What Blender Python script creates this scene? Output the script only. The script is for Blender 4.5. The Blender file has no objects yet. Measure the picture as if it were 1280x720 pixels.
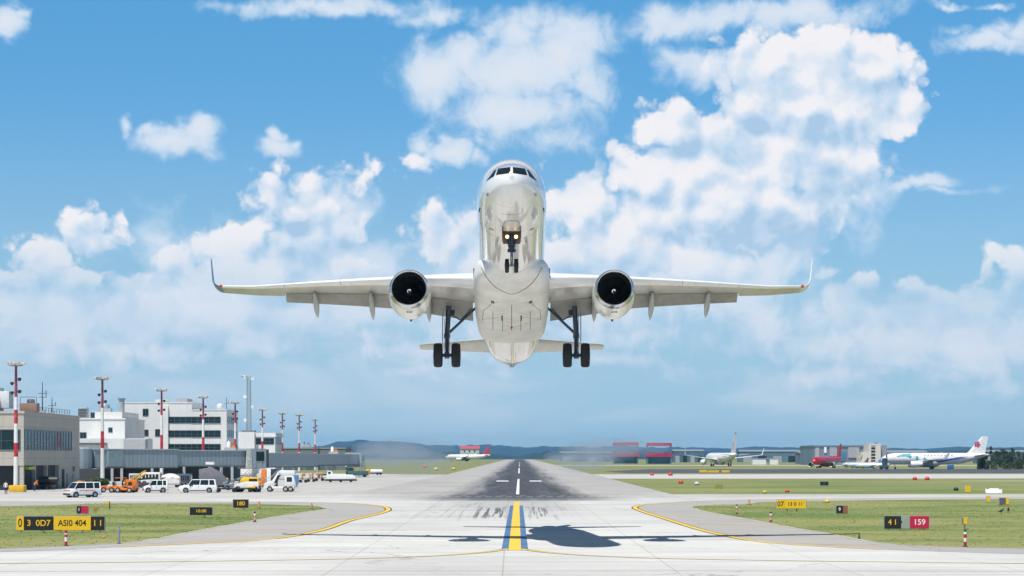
import bpy, bmesh, math, random
import numpy as np
from mathutils import Vector, Matrix
from mathutils.bvhtree import BVHTree
R = math.radians
random.seed(7)
S = bpy.context.scene
COL = S.collection

# ------------------------------------------------------------------ camera
F, HZ, H = 3000.0, 570.0, 5.0          # focal length in photo pixels, horizon row, eye height
cam = bpy.data.objects.new('camera', bpy.data.cameras.new('camera'))
COL.objects.link(cam)
cam.location = (0, 0, H); cam.rotation_euler = (R(90), 0, 0)
cam.data.sensor_width = 36; cam.data.lens = 36 * F / 1280
cam.data.shift_y = (HZ - 360) / 1280
cam.data.clip_start = .5; cam.data.clip_end = 60000
S.camera = cam
S.view_settings.view_transform = 'Standard'
S.view_settings.look = 'None'
S.view_settings.exposure = 0.12
S.view_settings.gamma = 1
S.view_settings.use_curve_mapping = False
S.cycles.max_bounces = 5; S.cycles.diffuse_bounces = 2; S.cycles.glossy_bounces = 3
S.cycles.volume_bounces = 0; S.cycles.transparent_max_bounces = 96
S.cycles.use_adaptive_sampling = True
S.cycles.adaptive_threshold = .02

# ------------------------------------------------------------------ sun
LD = Vector((.23, .42, -1)).normalized()     # the way the sunlight travels
SUN_EL = math.asin(-LD.z); SUN_AZ = math.atan2(-LD.x, -LD.y)
sl = bpy.data.lights.new('sun', 'SUN'); sl.energy = 5.0; sl.angle = R(.53); sl.color = (1, .96, .89)
so = bpy.data.objects.new('sun', sl); COL.objects.link(so)
so.rotation_euler = LD.to_track_quat('-Z', 'Y').to_euler(); so.location = (-40, -70, 200)

# ------------------------------------------------------------------ sky with clouds
W = bpy.data.worlds.new('World'); S.world = W; W.use_nodes = True
W.cycles.sampling_method = 'MANUAL'; W.cycles.sample_map_resolution = 512

class NT:
    def __init__(s, tree): s.t = tree; s.n = tree.nodes; s.l = tree.links
    def put(s, sock, v):
        if isinstance(v, bpy.types.NodeSocket): s.l.new(v, sock)
        elif v is not None: sock.default_value = v
    def math(s, op, a, b=None, c=None, clamp=False):
        n = s.n.new('ShaderNodeMath'); n.operation = op; n.use_clamp = clamp
        for i, v in enumerate((a, b, c)): s.put(n.inputs[i], v)
        return n.outputs[0]
    def vec(s, op, a, b=None, c=None):
        n = s.n.new('ShaderNodeVectorMath'); n.operation = op
        for i, v in enumerate((a, b, c)): s.put(n.inputs[i], v)
        return n.outputs['Value'] if op in ('LENGTH', 'DISTANCE', 'DOT_PRODUCT') else n.outputs[0]
    def ss(s, v, a, b, lo=0., hi=1.):
        n = s.n.new('ShaderNodeMapRange'); n.interpolation_type = 'SMOOTHSTEP'
        s.put(n.inputs[0], v); s.put(n.inputs[1], a); s.put(n.inputs[2], b); s.put(n.inputs[3], lo); s.put(n.inputs[4], hi)
        return n.outputs[0]
    def mr(s, v, a, b, lo=0., hi=1.):
        n = s.n.new('ShaderNodeMapRange')
        s.put(n.inputs[0], v); s.put(n.inputs[1], a); s.put(n.inputs[2], b); s.put(n.inputs[3], lo); s.put(n.inputs[4], hi)
        return n.outputs[0]
    def noise(s, v, scale, det=4, rough=.5, dist=0, dim='3D', color=False):
        n = s.n.new('ShaderNodeTexNoise'); n.noise_dimensions = dim
        s.put(n.inputs['Vector'], v); n.inputs['Scale'].default_value = scale; n.inputs['Detail'].default_value = det
        n.inputs['Roughness'].default_value = rough; n.inputs['Distortion'].default_value = dist
        return n.outputs['Color' if color else 'Fac']
    def voro(s, v, scale, det=0, rough=.5, feature='F1', dim='2D'):
        n = s.n.new('ShaderNodeTexVoronoi'); n.voronoi_dimensions = dim; n.feature = feature
        s.put(n.inputs['Vector'], v); n.inputs['Scale'].default_value = scale
        if 'Detail' in n.inputs: n.inputs['Detail'].default_value = det; n.inputs['Roughness'].default_value = rough
        return n.outputs['Distance']
    def mix(s, f, a, b, mode='MIX'):
        n = s.n.new('ShaderNodeMix'); n.data_type = 'RGBA'; n.blend_type = mode
        s.put(n.inputs[0], f); s.put(n.inputs[6], a); s.put(n.inputs[7], b)
        return n.outputs[2]
    def xyz(s, v):
        n = s.n.new('ShaderNodeSeparateXYZ'); s.put(n.inputs[0], v); return n.outputs
    def comb(s, x, y, z):
        n = s.n.new('ShaderNodeCombineXYZ')
        for i, v in enumerate((x, y, z)): s.put(n.inputs[i], v)
        return n.outputs[0]

def c4(c): return (c[0], c[1], c[2], 1)

# directions: azimuth and elevation times F/100, so one unit is about 2 degrees
def dirp(px, py):
    x = (px - 640) / F; z = (HZ - py) / F
    az = math.atan2(x, 1); el = math.atan2(z, math.hypot(1, x))
    return az * F / 100, el * F / 100

CRISP = [ # big tower on the right
 (1082,92,70,58),(1128,128,36,44),(1135,85,22,26),(1030,72,66,46),(960,84,76,54),(985,110,90,60),(1075,140,80,60),(985,190,90,60),(860,215,70,50),(905,75,38,30),(1000,130,110,66),(938,130,60,45),(850,160,62,44),(812,165,40,30),(775,196,36,26),
 (925,190,95,62),(1040,200,90,60),(815,220,70,56),(728,258,58,48),(690,250,38,36),(880,260,120,60),(770,315,100,55),(700,330,70,50),(960,270,100,60),(880,330,90,40),
 # left of the aircraft
 (345,232,38,32),(392,232,36,30),(372,262,66,40),(300,300,62,30),(262,300,30,24),(392,300,76,46),(440,290,36,26),(222,330,50,32),(190,345,30,24),(310,345,96,52),(205,380,60,40),(420,345,60,46),
 (496,184,16,15),(478,212,32,20),(445,224,34,24),(520,200,24,18),(545,265,22,22),(560,300,62,46),(600,330,66,60),(180,385,90,44),(330,395,110,40),
 # far left
 (92,270,24,22),(134,276,26,20),(112,296,48,34),(14,304,22,18),(66,322,60,36),(18,345,44,38),(98,356,70,44),(40,396,76,42),(140,396,64,36),
 # right, low
 (1055,372,46,26),(1090,362,40,26),(1135,352,28,24),(1140,335,15,12),(1005,362,28,14),(1030,346,22,14),(1080,392,84,34),(1165,392,62,40),(1010,412,44,18),(1110,425,80,22),
 (1262,290,14,17),(1258,322,30,24),(1225,345,32,24),(1275,350,40,40),(1230,382,56,40),(1270,410,50,34)]
SOFT = [(850,300,120,70,.85),(940,330,90,50,.8),(960,400,120,40,.6),(200,300,70,40,.6),(420,260,50,40,.7),(640,300,90,60,.6),(150,440,160,26,.6),(520,440,160,26,.55),(800,420,160,26,.5),(1020,470,160,20,.5),
 (250,390,150,50,.8),(420,380,120,50,.7),(80,400,120,50,.8),(760,370,130,60,.75),(900,340,110,70,.8),(1100,430,140,40,.75),(1230,430,90,50,.8),(600,380,110,60,.75),(1060,240,60,60,.6),
 (545,95,52,40,1.),(585,72,40,34,.9),(640,88,84,46,1.),(705,62,56,46,1.),(655,40,60,30,.8),(740,105,34,40,.8),(640,140,90,34,.9),(560,184,42,19,1.),(520,175,16,13,.9),(600,190,16,13,.7),
 (545,20,60,14,.7),(420,6,120,14,.8),(300,8,50,10,.6),(700,170,60,24,.6),(835,30,60,26,.8),(900,20,60,22,.8),(1000,15,110,22,.9),(870,80,60,26,.7),
 (225,180,56,17,1.),(156,160,11,15,.8),(188,172,22,10,.7),(252,166,28,24,1.),(348,178,26,14,1.),(347,162,11,11,.9),(370,176,10,10,.7),(8,22,24,22,1.),(30,16,14,10,.7),
 (1235,50,54,15,.9),(1270,36,30,16,.9),(1195,38,24,9,.6),(1190,6,26,6,.7),(1240,4,24,5,.6),(1140,230,56,9,.75),(1185,240,60,7,.5),(980,300,26,8,.7),(970,312,34,9,.5),(820,352,24,14,.9),(800,375,30,14,.7),
 (560,380,70,30,.5),(470,330,40,30,.7),(90,440,110,22,.5),(300,430,130,24,.45),(470,420,90,24,.5),(560,470,120,16,.5),(700,410,60,24,.6),(760,455,90,14,.5),(980,470,140,14,.4),(1200,455,90,20,.5),(1250,490,60,12,.4)]

def cloud_group():
    g = bpy.data.node_groups.new('cloud_density', 'ShaderNodeTree')
    g.interface.new_socket('P', in_out='INPUT', socket_type='NodeSocketVector')
    g.interface.new_socket('thick', in_out='OUTPUT', socket_type='NodeSocketFloat')
    g.interface.new_socket('form', in_out='OUTPUT', socket_type='NodeSocketFloat')
    t = NT(g); gi = g.nodes.new('NodeGroupInput'); go = g.nodes.new('NodeGroupOutput')
    P = gi.outputs[0]
    wn = t.vec('SUBTRACT', t.noise(P, 1.6, 3, .55, 0, '2D', True), (.5, .5, .5))
    Q = t.vec('MULTIPLY_ADD', wn, (.34, .34, 0), P)
    acc = None
    for (px, py, rx, ry) in CRISP:
        cx, cy = dirp(px, py); rx /= 100; ry /= 100; rm = math.sqrt(rx * ry) if min(rx, ry) > .2 else min(rx, ry)
        v = t.vec('MULTIPLY_ADD', Q, (1 / rx, 1 / ry, 0), (-cx / rx, -cy / ry, 0))
        d = t.math('MULTIPLY_ADD', t.vec('LENGTH', v), rm, -rm)
        acc = d if acc is None else t.math('SMOOTH_MIN', acc, d, .10)
    puff = t.math('SUBTRACT', .62, t.voro(Q, 2.6, 3., .45))
    fine = t.math('SUBTRACT', t.noise(P, 9., 5, .6, 0, '2D'), .5)
    h = t.math('MULTIPLY_ADD', puff, .34, t.math('MULTIPLY', acc, -1.0))
    h = t.math('MULTIPLY_ADD', fine, .10, h)
    t.l.new(h, go.inputs[0])
    big = t.math('SUBTRACT', .5, t.voro(Q, 1.55, 1.2, .42, 'SMOOTH_F1'))
    form = t.math('MULTIPLY_ADD', big, .62, t.math('MULTIPLY', acc, -.55))
    t.l.new(t.math('MULTIPLY_ADD', puff, .16, form), go.inputs[1])
    return g

def build_world():
    t = NT(W.node_tree); t.n.clear()
    out = t.n.new('ShaderNodeOutputWorld'); bg = t.n.new('ShaderNodeBackground')
    sky = t.n.new('ShaderNodeTexSky'); sky.sky_type = 'NISHITA'; sky.sun_disc = False
    sky.sun_elevation = SUN_EL; sky.sun_rotation = SUN_AZ
    sky.air_density = 1.0; sky.dust_density = .35; sky.ozone_density = 3.0; sky.altitude = 100
    tc = t.n.new('ShaderNodeTexCoord')
    d = t.vec('NORMALIZE', tc.outputs['Generated'])
    x, y, z = t.xyz(d)
    az = t.math('MULTIPLY', t.math('ARCTAN2', x, y), F / 100)
    el = t.math('MULTIPLY', t.math('ARCSINE', z), F / 100)
    P = t.comb(az, el, 0)
    hsv = t.n.new('ShaderNodeHueSaturation'); hsv.inputs['Saturation'].default_value = SKY_SAT; hsv.inputs['Value'].default_value = SKY_VAL; hsv.inputs['Hue'].default_value = SKY_HUE
    t.l.new(sky.outputs[0], hsv.inputs['Color'])
    tr = t.n.new('ShaderNodeValToRGB'); t.put(tr.inputs[0], t.mr(el, 0, 6.))
    e = tr.color_ramp.elements
    e[0].position = .1; e[0].color = (.44, .72, 1.0, 1); e[1].position = .95; e[1].color = (.53, 1.0, 1.27, 1)
    q = e.new(.58); q.color = (.58, .90, 1.19, 1)
    skyc = t.mix(1., hsv.outputs[0], tr.outputs[0], 'MULTIPLY')
    K = 1 / SKY_STR
    skyc = t.mix(t.ss(el, 7., 20.), skyc, t.mix(1., hsv.outputs[0], (.36, .40, .42, 1), 'MULTIPLY'))
    # pale air towards the horizon
    hz = t.ss(el, 4.6, .3)
    skyc = t.mix(t.math('MULTIPLY', hz, .82), skyc, (.375*K, .585*K, .765*K, 1))
    # far soft clouds
    acc = None
    wn = t.vec('SUBTRACT', t.noise(P, 1.1, 4, .6, 0, '2D', True), (.5, .5, .5))
    Q = t.vec('MULTIPLY_ADD', wn, (.55, .45, 0), P)
    for (px, py, rx, ry, a) in SOFT:
        cx, cy = dirp(px, py); rx /= 70; ry /= 70
        v = t.vec('MULTIPLY_ADD', Q, (1 / rx, 1 / ry, 0), (-cx / rx, -cy / ry, 0))
        m = t.math('MULTIPLY_ADD', t.vec('LENGTH', v), -a, a)
        acc = m if acc is None else t.math('SMOOTH_MAX', acc, m, .12)
    fn = t.noise(P, 2.4, 7, .58, .3, '2D')
    # bands of thin cloud low over the horizon, and loose cloud all round the sky outside the photo
    low = t.noise(t.vec('MULTIPLY', P, (.22, 1.0, 0)), 1.1, 6, .55, .4, '2D')
    lowm = t.math('MULTIPLY', t.ss(low, .40, .70), t.math('MULTIPLY', t.ss(el, 3.0, 1.9), t.ss(el, -.1, .9)))
    dens = t.math('ADD', acc, t.math('MULTIPLY', t.math('SUBTRACT', fn, .5), .9))
    softa = t.math('MULTIPLY', t.ss(dens, .06, .62), .93)
    wide = t.noise(d, 3.2, 6, .55, .2)
    outm = t.math('MAXIMUM', t.ss(el, 6.6, 9.), t.ss(t.math('ABSOLUTE', az), 7.5, 9.5))
    outa = t.math('MULTIPLY', t.ss(wide, .58, .74), outm)
    softa = t.math('MAXIMUM', softa, t.math('MAXIMUM', t.math('MULTIPLY', lowm, .62), t.math('MULTIPLY', outa, .9)))
    softc = t.mix(t.ss(dens, .15, 1.0), (.50*K, .66*K, .825*K, 1), (.72*K, .765*K, .84*K, 1))
    softc = t.mix(lowm, softc, (.60*K, .70*K, .83*K, 1))
    softc = t.mix(t.math('MULTIPLY', t.ss(el, 2.6, .9), .55), softc, (.64*K, .70*K, .80*K, 1))
    c = t.mix(softa, skyc, softc)
    # heaped clouds
    g = cloud_group()
    def ev(v):
        n = t.n.new('ShaderNodeGroup'); n.node_tree = g; t.l.new(v, n.inputs[0]); return n.outputs
    e0 = ev(P); e1 = ev(t.vec('ADD', P, (-.10, .18, 0))); h0 = e0[0]; h1 = e1[0]
    al = t.ss(h0, -.02, .17)
    sh = t.math('MULTIPLY_ADD', t.math('SUBTRACT', e0[1], e1[1]), 2.1, t.math('MULTIPLY', t.math('SUBTRACT', h0, t.math('MAXIMUM', h1, -.05)), .55))
    broad = t.noise(t.vec('ADD', P, (3.1, 1.7, 0)), .75, 3, .5, .4, '2D')
    lit = t.math('MULTIPLY_ADD', sh, 1.25, t.math('MULTIPLY_ADD', broad, 2.5, -.70))
    deep = t.ss(h0, .30, .85)
    lit = t.math('SUBTRACT', lit, t.math('MULTIPLY', deep, .20))
    n = t.n.new('ShaderNodeValToRGB'); t.put(n.inputs[0], t.mr(lit, -.25, 1.15))
    e = n.color_ramp.elements
    e[0].position = 0; e[0].color = (.38, .555, .745, 1)
    e[1].position = 1; e[1].color = (.835, .83, .86, 1)
    q = e.new(.30); q.color = (.53, .665, .815, 1)
    q = e.new(.58); q.color = (.68, .745, .84, 1)
    q = e.new(.78); q.color = (.79, .81, .86, 1)
    cc = t.vec('SCALE', n.outputs[0], None); t.n[-1].inputs['Scale'].default_value = K
    # distant cloud pales into the air, and its flat underside melts into haze
    fade = t.ss(el, 1.2, 3.0)
    cc = t.mix(t.math('MULTIPLY', t.ss(el, 3.0, .8), .7), cc, (.40*K, .58*K, .76*K, 1))
    c = t.mix(t.math('MULTIPLY', al, t.math('MULTIPLY_ADD', fade, .75, .25)), c, cc)
    # below the horizon: the ground's own colour, so reflections stay plausible
    c = t.mix(t.ss(el, -.05, -.6), c, (.25*K, .27*K, .25*K, 1))
    t.l.new(c, bg.inputs['Color']); bg.inputs['Strength'].default_value = SKY_STR
    t.l.new(bg.outputs[0], out.inputs[0])
SKY_STR = .1; SKY_SAT = 1.12; SKY_VAL = .9; SKY_HUE = .49
build_world()

# ------------------------------------------------------------------ helpers
def gp(px, py, z=0.):
    Y = (H - z) * F / (py - HZ); return Vector(((px - 640) * Y / F, Y, z))
def at(px, py, Y): return Vector(((px - 640) * Y / F, Y, H + (HZ - py) * Y / F))
def gx(px, Y): return (px - 640) * Y / F
def gz(py, Y): return H + (HZ - py) * Y / F
def gy(py): return H * F / (py - HZ)

class MB:
    def __init__(s): s.v = []; s.f = []
    def add(s, vs, fs):
        o = len(s.v); s.v += [tuple(p) for p in vs]; s.f += [tuple(i + o for i in q) for q in fs]; return s
    def box(s, x0, x1, y0, y1, z0, z1):
        return s.add([(x0,y0,z0),(x1,y0,z0),(x1,y1,z0),(x0,y1,z0),(x0,y0,z1),(x1,y0,z1),(x1,y1,z1),(x0,y1,z1)],
                     [(0,3,2,1),(4,5,6,7),(0,1,5,4),(1,2,6,5),(2,3,7,6),(3,0,4,7)])
    def cbox(s, c, d, rz=0):
        m = Matrix.Rotation(rz, 3, 'Z'); c = Vector(c); b = MB().box(-d[0]/2, d[0]/2, -d[1]/2, d[1]/2, -d[2]/2, d[2]/2)
        return s.add([c + m @ Vector(p) for p in b.v], b.f)
    def prism(s, poly, axis, a0, a1, shrink=None):
        n = len(poly); vs = []
        for a in (a0, a1):
            for (p, q) in poly: vs.append({'x': (a, p, q), 'y': (p, a, q), 'z': (p, q, a)}[axis])
        return s.add(vs, [tuple(range(n)), tuple(range(2*n-1, n-1, -1))] + [(i, (i+1) % n, n+(i+1) % n, n+i) for i in range(n)])
    def loft(s, rings, c0=True, c1=True, closed=True):
        n = len(rings[0]); vs = [p for r in rings for p in r]; fs = []
        for k in range(len(rings) - 1):
            for i in range(n if closed else n - 1):
                j = (i + 1) % n; fs.append((k*n+i, k*n+j, (k+1)*n+j, (k+1)*n+i))
        if c0: fs.append(tuple(range(n-1, -1, -1)))
        if c1: fs.append(tuple(range((len(rings)-1)*n, len(rings)*n)))
        return s.add(vs, fs)
    def tube(s, p0, p1, r0, r1=None, n=10):
        r1 = r0 if r1 is None else r1; p0 = Vector(p0); p1 = Vector(p1); q = (p1 - p0).normalized()
        u = q.orthogonal().normalized(); w = q.cross(u)
        return s.loft([[p + (u*math.cos(2*math.pi*i/n) + w*math.sin(2*math.pi*i/n)) * r for i in range(n)] for p, r in ((p0, r0), (p1, r1))])
    def path(s, pts, r, n=6):
        for a, b in zip(pts[:-1], pts[1:]): s.tube(a, b, r, r, n)
        return s
    def lathe(s, prof, o, ax, n=24, c0=False, c1=False):
        o = Vector(o); q = Vector(ax).normalized(); u = q.orthogonal().normalized(); w = q.cross(u)
        return s.loft([[o + q*t + (u*math.cos(2*math.pi*i/n) + w*math.sin(2*math.pi*i/n)) * r for i in range(n)] for t, r in prof], c0, c1)
    def sheet(s, pts, z=None):
        return s.add([(p[0], p[1], p[2] if z is None else z) for p in pts], [tuple(range(len(pts)))])
    def build(s, name, mat, parent=None, smooth=None, bevel=0, recalc=True, loc=None):
        me = bpy.data.meshes.new(name); me.from_pydata(s.v, [], s.f)
        bm = bmesh.new(); bm.from_mesh(me)
        if recalc: bmesh.ops.recalc_face_normals(bm, faces=bm.faces)
        if bevel: bmesh.ops.bevel(bm, geom=[e for e in bm.edges if e.calc_face_angle(0) > .5], offset=bevel, segments=2, profile=.5, affect='EDGES', clamp_overlap=True)
        bm.to_mesh(me); bm.free()
        if smooth is None and bevel: smooth = 40
        if smooth:
            me.shade_smooth(); me.set_sharp_from_angle(angle=R(smooth))
        me.materials.append(mat)
        o = bpy.data.objects.new(name, me); COL.objects.link(o)
        if parent: o.parent = parent
        if loc is not None: o.location = loc
        return o

def tag(o, label, cat, group=None, kind=None):
    o['label'] = label; o['category'] = cat
    if group: o['group'] = group
    if kind: o['kind'] = kind
    return o
def thing(name, label, cat, loc=(0, 0, 0), rz=0, group=None):
    o = bpy.data.objects.new(name, None); COL.objects.link(o); o.location = loc; o.rotation_euler = (0, 0, rz)
    o.empty_display_size = .3
    return tag(o, label, cat, group)
def struct(o): o['kind'] = 'structure'; return o
KIDS = {}
def copy_tree(o, parent=None):
    c = o.copy(); COL.objects.link(c)
    if parent: c.parent = parent
    for ch in [k for k in bpy.data.objects if k.parent == o]: copy_tree(ch, c)
    return c
def place(o, loc, rz, label, group=None):
    o.location = loc; o.rotation_euler = (0, 0, rz); o['label'] = label
    if group: o['group'] = group
    return o

MATS = {}
def mat(name, col, rough=.5, metal=0., var=.08, scale=1., coat=0., emit=None, bump=0., spec=None):
    if name in MATS: return MATS[name]
    m = bpy.data.materials.new(name); m.use_nodes = True; t = NT(m.node_tree); b = t.n['Principled BSDF']
    tc = t.n.new('ShaderNodeTexCoord')
    if var:
        n1 = t.noise(tc.outputs['Object'], scale, 5, .6)
        f = t.ss(n1, .3, .7)
        c = t.mix(f, c4([v * (1 - var) for v in col]), c4([min(1, v * (1 + var)) for v in col]))
        t.l.new(c, b.inputs['Base Color'])
        t.l.new(t.mr(n1, .2, .8, max(0, rough - .06), min(1, rough + .08)), b.inputs['Roughness'])
        if bump:
            bn = t.n.new('ShaderNodeBump'); bn.inputs['Strength'].default_value = bump; bn.inputs['Distance'].default_value = .05
            t.l.new(t.noise(tc.outputs['Object'], scale * 4, 4), bn.inputs['Height']); t.l.new(bn.outputs[0], b.inputs['Normal'])
    else:
        b.inputs['Base Color'].default_value = c4(col); b.inputs['Roughness'].default_value = rough
    b.inputs['Metallic'].default_value = metal
    b.inputs['Coat Weight'].default_value = coat; b.inputs['Coat Roughness'].default_value = .04
    if spec is not None: b.inputs['Specular IOR Level'].default_value = spec
    if emit:
        b.inputs['Emission Color'].default_value = c4(emit[0]); b.inputs['Emission Strength'].default_value = emit[1]
    MATS[name] = m; return m
def custom(name):
    m = bpy.data.materials.new(name); m.use_nodes = True; t = NT(m.node_tree); MATS[name] = m
    tc = t.n.new('ShaderNodeTexCoord')
    return m, t, t.n['Principled BSDF'], tc.outputs['Object']

M_white = mat('white_paint', (.80, .80, .79), .28, coat=.3, var=.03)
M_black = mat('black_paint', (.012, .012, .013), .5)
M_rubber = mat('rubber', (.014, .014, .015), .75)
M_steel = mat('steel_grey', (.32, .33, .35), .35, metal=.8)
M_alu = mat('bare_metal', (.62, .63, .65), .22, metal=1., var=.05)
M_dark = mat('dark_metal', (.05, .05, .055), .45, metal=.4)
M_glass = mat('dark_glass', (.012, .02, .024), .06, var=0, spec=.8)
M_red = mat('red_paint', (.55, .02, .025), .4)
M_yellow = mat('yellow_paint', (.72, .42, .015), .45)
M_signyel = mat('sign_yellow', (.86, .52, .01), .45, var=.05)
M_orange = mat('orange_paint', (.75, .20, .02), .45)
M_blue = mat('blue_paint', (.03, .16, .45), .4)
M_grey = mat('grey_paint', (.38, .39, .40), .5)
M_sblack = mat('sign_black', (.015, .014, .012), .5)
M_sred = mat('sign_red', (.55, .012, .06), .45, var=.05)

def text_obj(s, size, mat_, parent, name, loc, sx=1.):
    cu = bpy.data.curves.new(name, 'FONT'); cu.body = s; cu.size = size; cu.align_x = 'CENTER'; cu.align_y = 'CENTER'; cu.extrude = .004; cu.offset = size * .012
    o = bpy.data.objects.new(name, cu); COL.objects.link(o)
    me = bpy.data.meshes.new_from_object(o.evaluated_get(bpy.context.evaluated_depsgraph_get()))
    bpy.data.objects.remove(o); me.materials.clear(); me.materials.append(mat_)
    for v in me.vertices: v.co = Vector((v.co.x * sx, -v.co.z, v.co.y))
    ob = bpy.data.objects.new(name, me); COL.objects.link(ob); ob.parent = parent; ob.location = loc
    return ob

# ================================================================== GROUND
def axis_x(Y): return .0033 * Y - .2          # where the runway's centre line runs
def paving_nodes(t, co, base, dark=.10):
    """concrete slabs: joints, stains, fine grain"""
    big = t.noise(co, .05, 5, .6, .5); fine = t.noise(co, 1.3, 6, .7); gr = t.noise(co, 9., 3, .6)
    lng = t.noise(t.vec('MULTIPLY', co, (.03, .35, 1)), 1., 5, .6, .6)
    br = t.n.new('ShaderNodeTexBrick'); br.offset = 0.
    t.l.new(t.vec('ADD', co, (.4, 1.7, 0)), br.inputs['Vector'])
    br.inputs['Color1'].default_value = (1, 1, 1, 1); br.inputs['Color2'].default_value = (.93, .93, .93, 1); br.inputs['Mortar'].default_value = (.62, .6, .57, 1)
    br.inputs['Scale'].default_value = 1; br.inputs['Brick Width'].default_value = 7.5; br.inputs['Row Height'].default_value = 7.5; br.inputs['Mortar Size'].default_value = .035
    v = t.math('ADD', t.math('MULTIPLY', t.math('SUBTRACT', big, .5), .62), t.math('ADD', t.math('MULTIPLY', t.math('SUBTRACT', fine, .5), .22), t.math('MULTIPLY', t.math('SUBTRACT', lng, .5), .62)))
    v = t.math('ADD', v, t.math('MULTIPLY', t.math('SUBTRACT', gr, .5), .18))
    f = t.math('ADD', 1., v)
    c = t.vec('SCALE', base if isinstance(base, bpy.types.NodeSocket) else t.mix(0, c4(base), c4(base)), None); t.l.new(f, t.n[-1].inputs['Scale'])
    c = t.mix(.75, c, br.outputs[0], 'MULTIPLY')
    # hairline cracks
    wv = t.vec('ADD', co, t.vec('MULTIPLY', t.vec('SUBTRACT', t.noise(co, .12, 5, .6, 0, '3D', True), (.5, .5, .5)), (14, 14, 0)))
    cr = t.voro(wv, .045, 0, .5, 'DISTANCE_TO_EDGE', '2D')
    ck = t.math('MULTIPLY', t.ss(cr, .008, .002), t.ss(t.noise(co, .03, 2), .44, .56))
    c = t.mix(t.math('MULTIPLY', ck, .6), c, (.12, .115, .11, 1))
    # oil drips and scuffs, and tyre smears running across
    oil = t.math('MULTIPLY', t.ss(t.noise(co, .35, 5, .7, 1.), .64, .74), .45)
    c = t.mix(oil, c, (.20, .19, .18, 1))
    sm = t.math('MULTIPLY', t.ss(t.noise(t.vec('MULTIPLY', co, (.012, .55, 1)), 1., 5, .7, .4), .57, .72), .38)
    return t.mix(sm, c, (.24, .235, .23, 1))
def streak_nodes(t, co, c):
    """black tyre marks on the concrete before the runway threshold"""
    x, y, z = t.xyz(co); u = t.math('SUBTRACT', x, t.math('MULTIPLY_ADD', y, .0033, -.2))
    n = t.noise(t.comb(t.math('MULTIPLY', u, 1.5), t.math('MULTIPLY', y, .012), 0), 1.6, 4, .65, 0, '2D')
    n2 = t.noise(t.comb(t.math('MULTIPLY', u, .5), t.math('MULTIPLY', y, .04), 3.), 1., 4, .6, 0, '2D')
    lat = t.math('MULTIPLY', t.ss(u, -13., -4.), t.ss(u, 7.5, 2.))
    lng = t.math('MULTIPLY', t.ss(y, 178., 205.), t.ss(n2, .30, .5))
    m = t.math('MULTIPLY', t.math('MULTIPLY', t.ss(n, .50, .68), lat), lng)
    # two dark bundles either side of the centre line
    b = t.math('MAXIMUM', t.math('MULTIPLY', t.ss(u, -4.4, -3.2), t.ss(u, -.6, -1.4)), t.math('MULTIPLY', t.ss(u, .9, 1.5), t.ss(u, 3.1, 2.3)))
    m2 = t.math('MULTIPLY', t.math('MULTIPLY', b, t.ss(n, .47, .56)), t.math('MULTIPLY', t.ss(y, 186., 200.), t.ss(y, 250., 222.)))
    veil = t.math('MULTIPLY', t.math('MULTIPLY', t.ss(u, -12., -2.), t.ss(u, 8., 1.)), t.math('MULTIPLY', t.ss(y, 175., 250.), .30))
    m = t.math('MAXIMUM', t.math('MAXIMUM', t.math('MULTIPLY', m, .55), t.math('MULTIPLY', m2, .85)), veil)
    return t.mix(m, c, (.05, .05, .055, 1))
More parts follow.
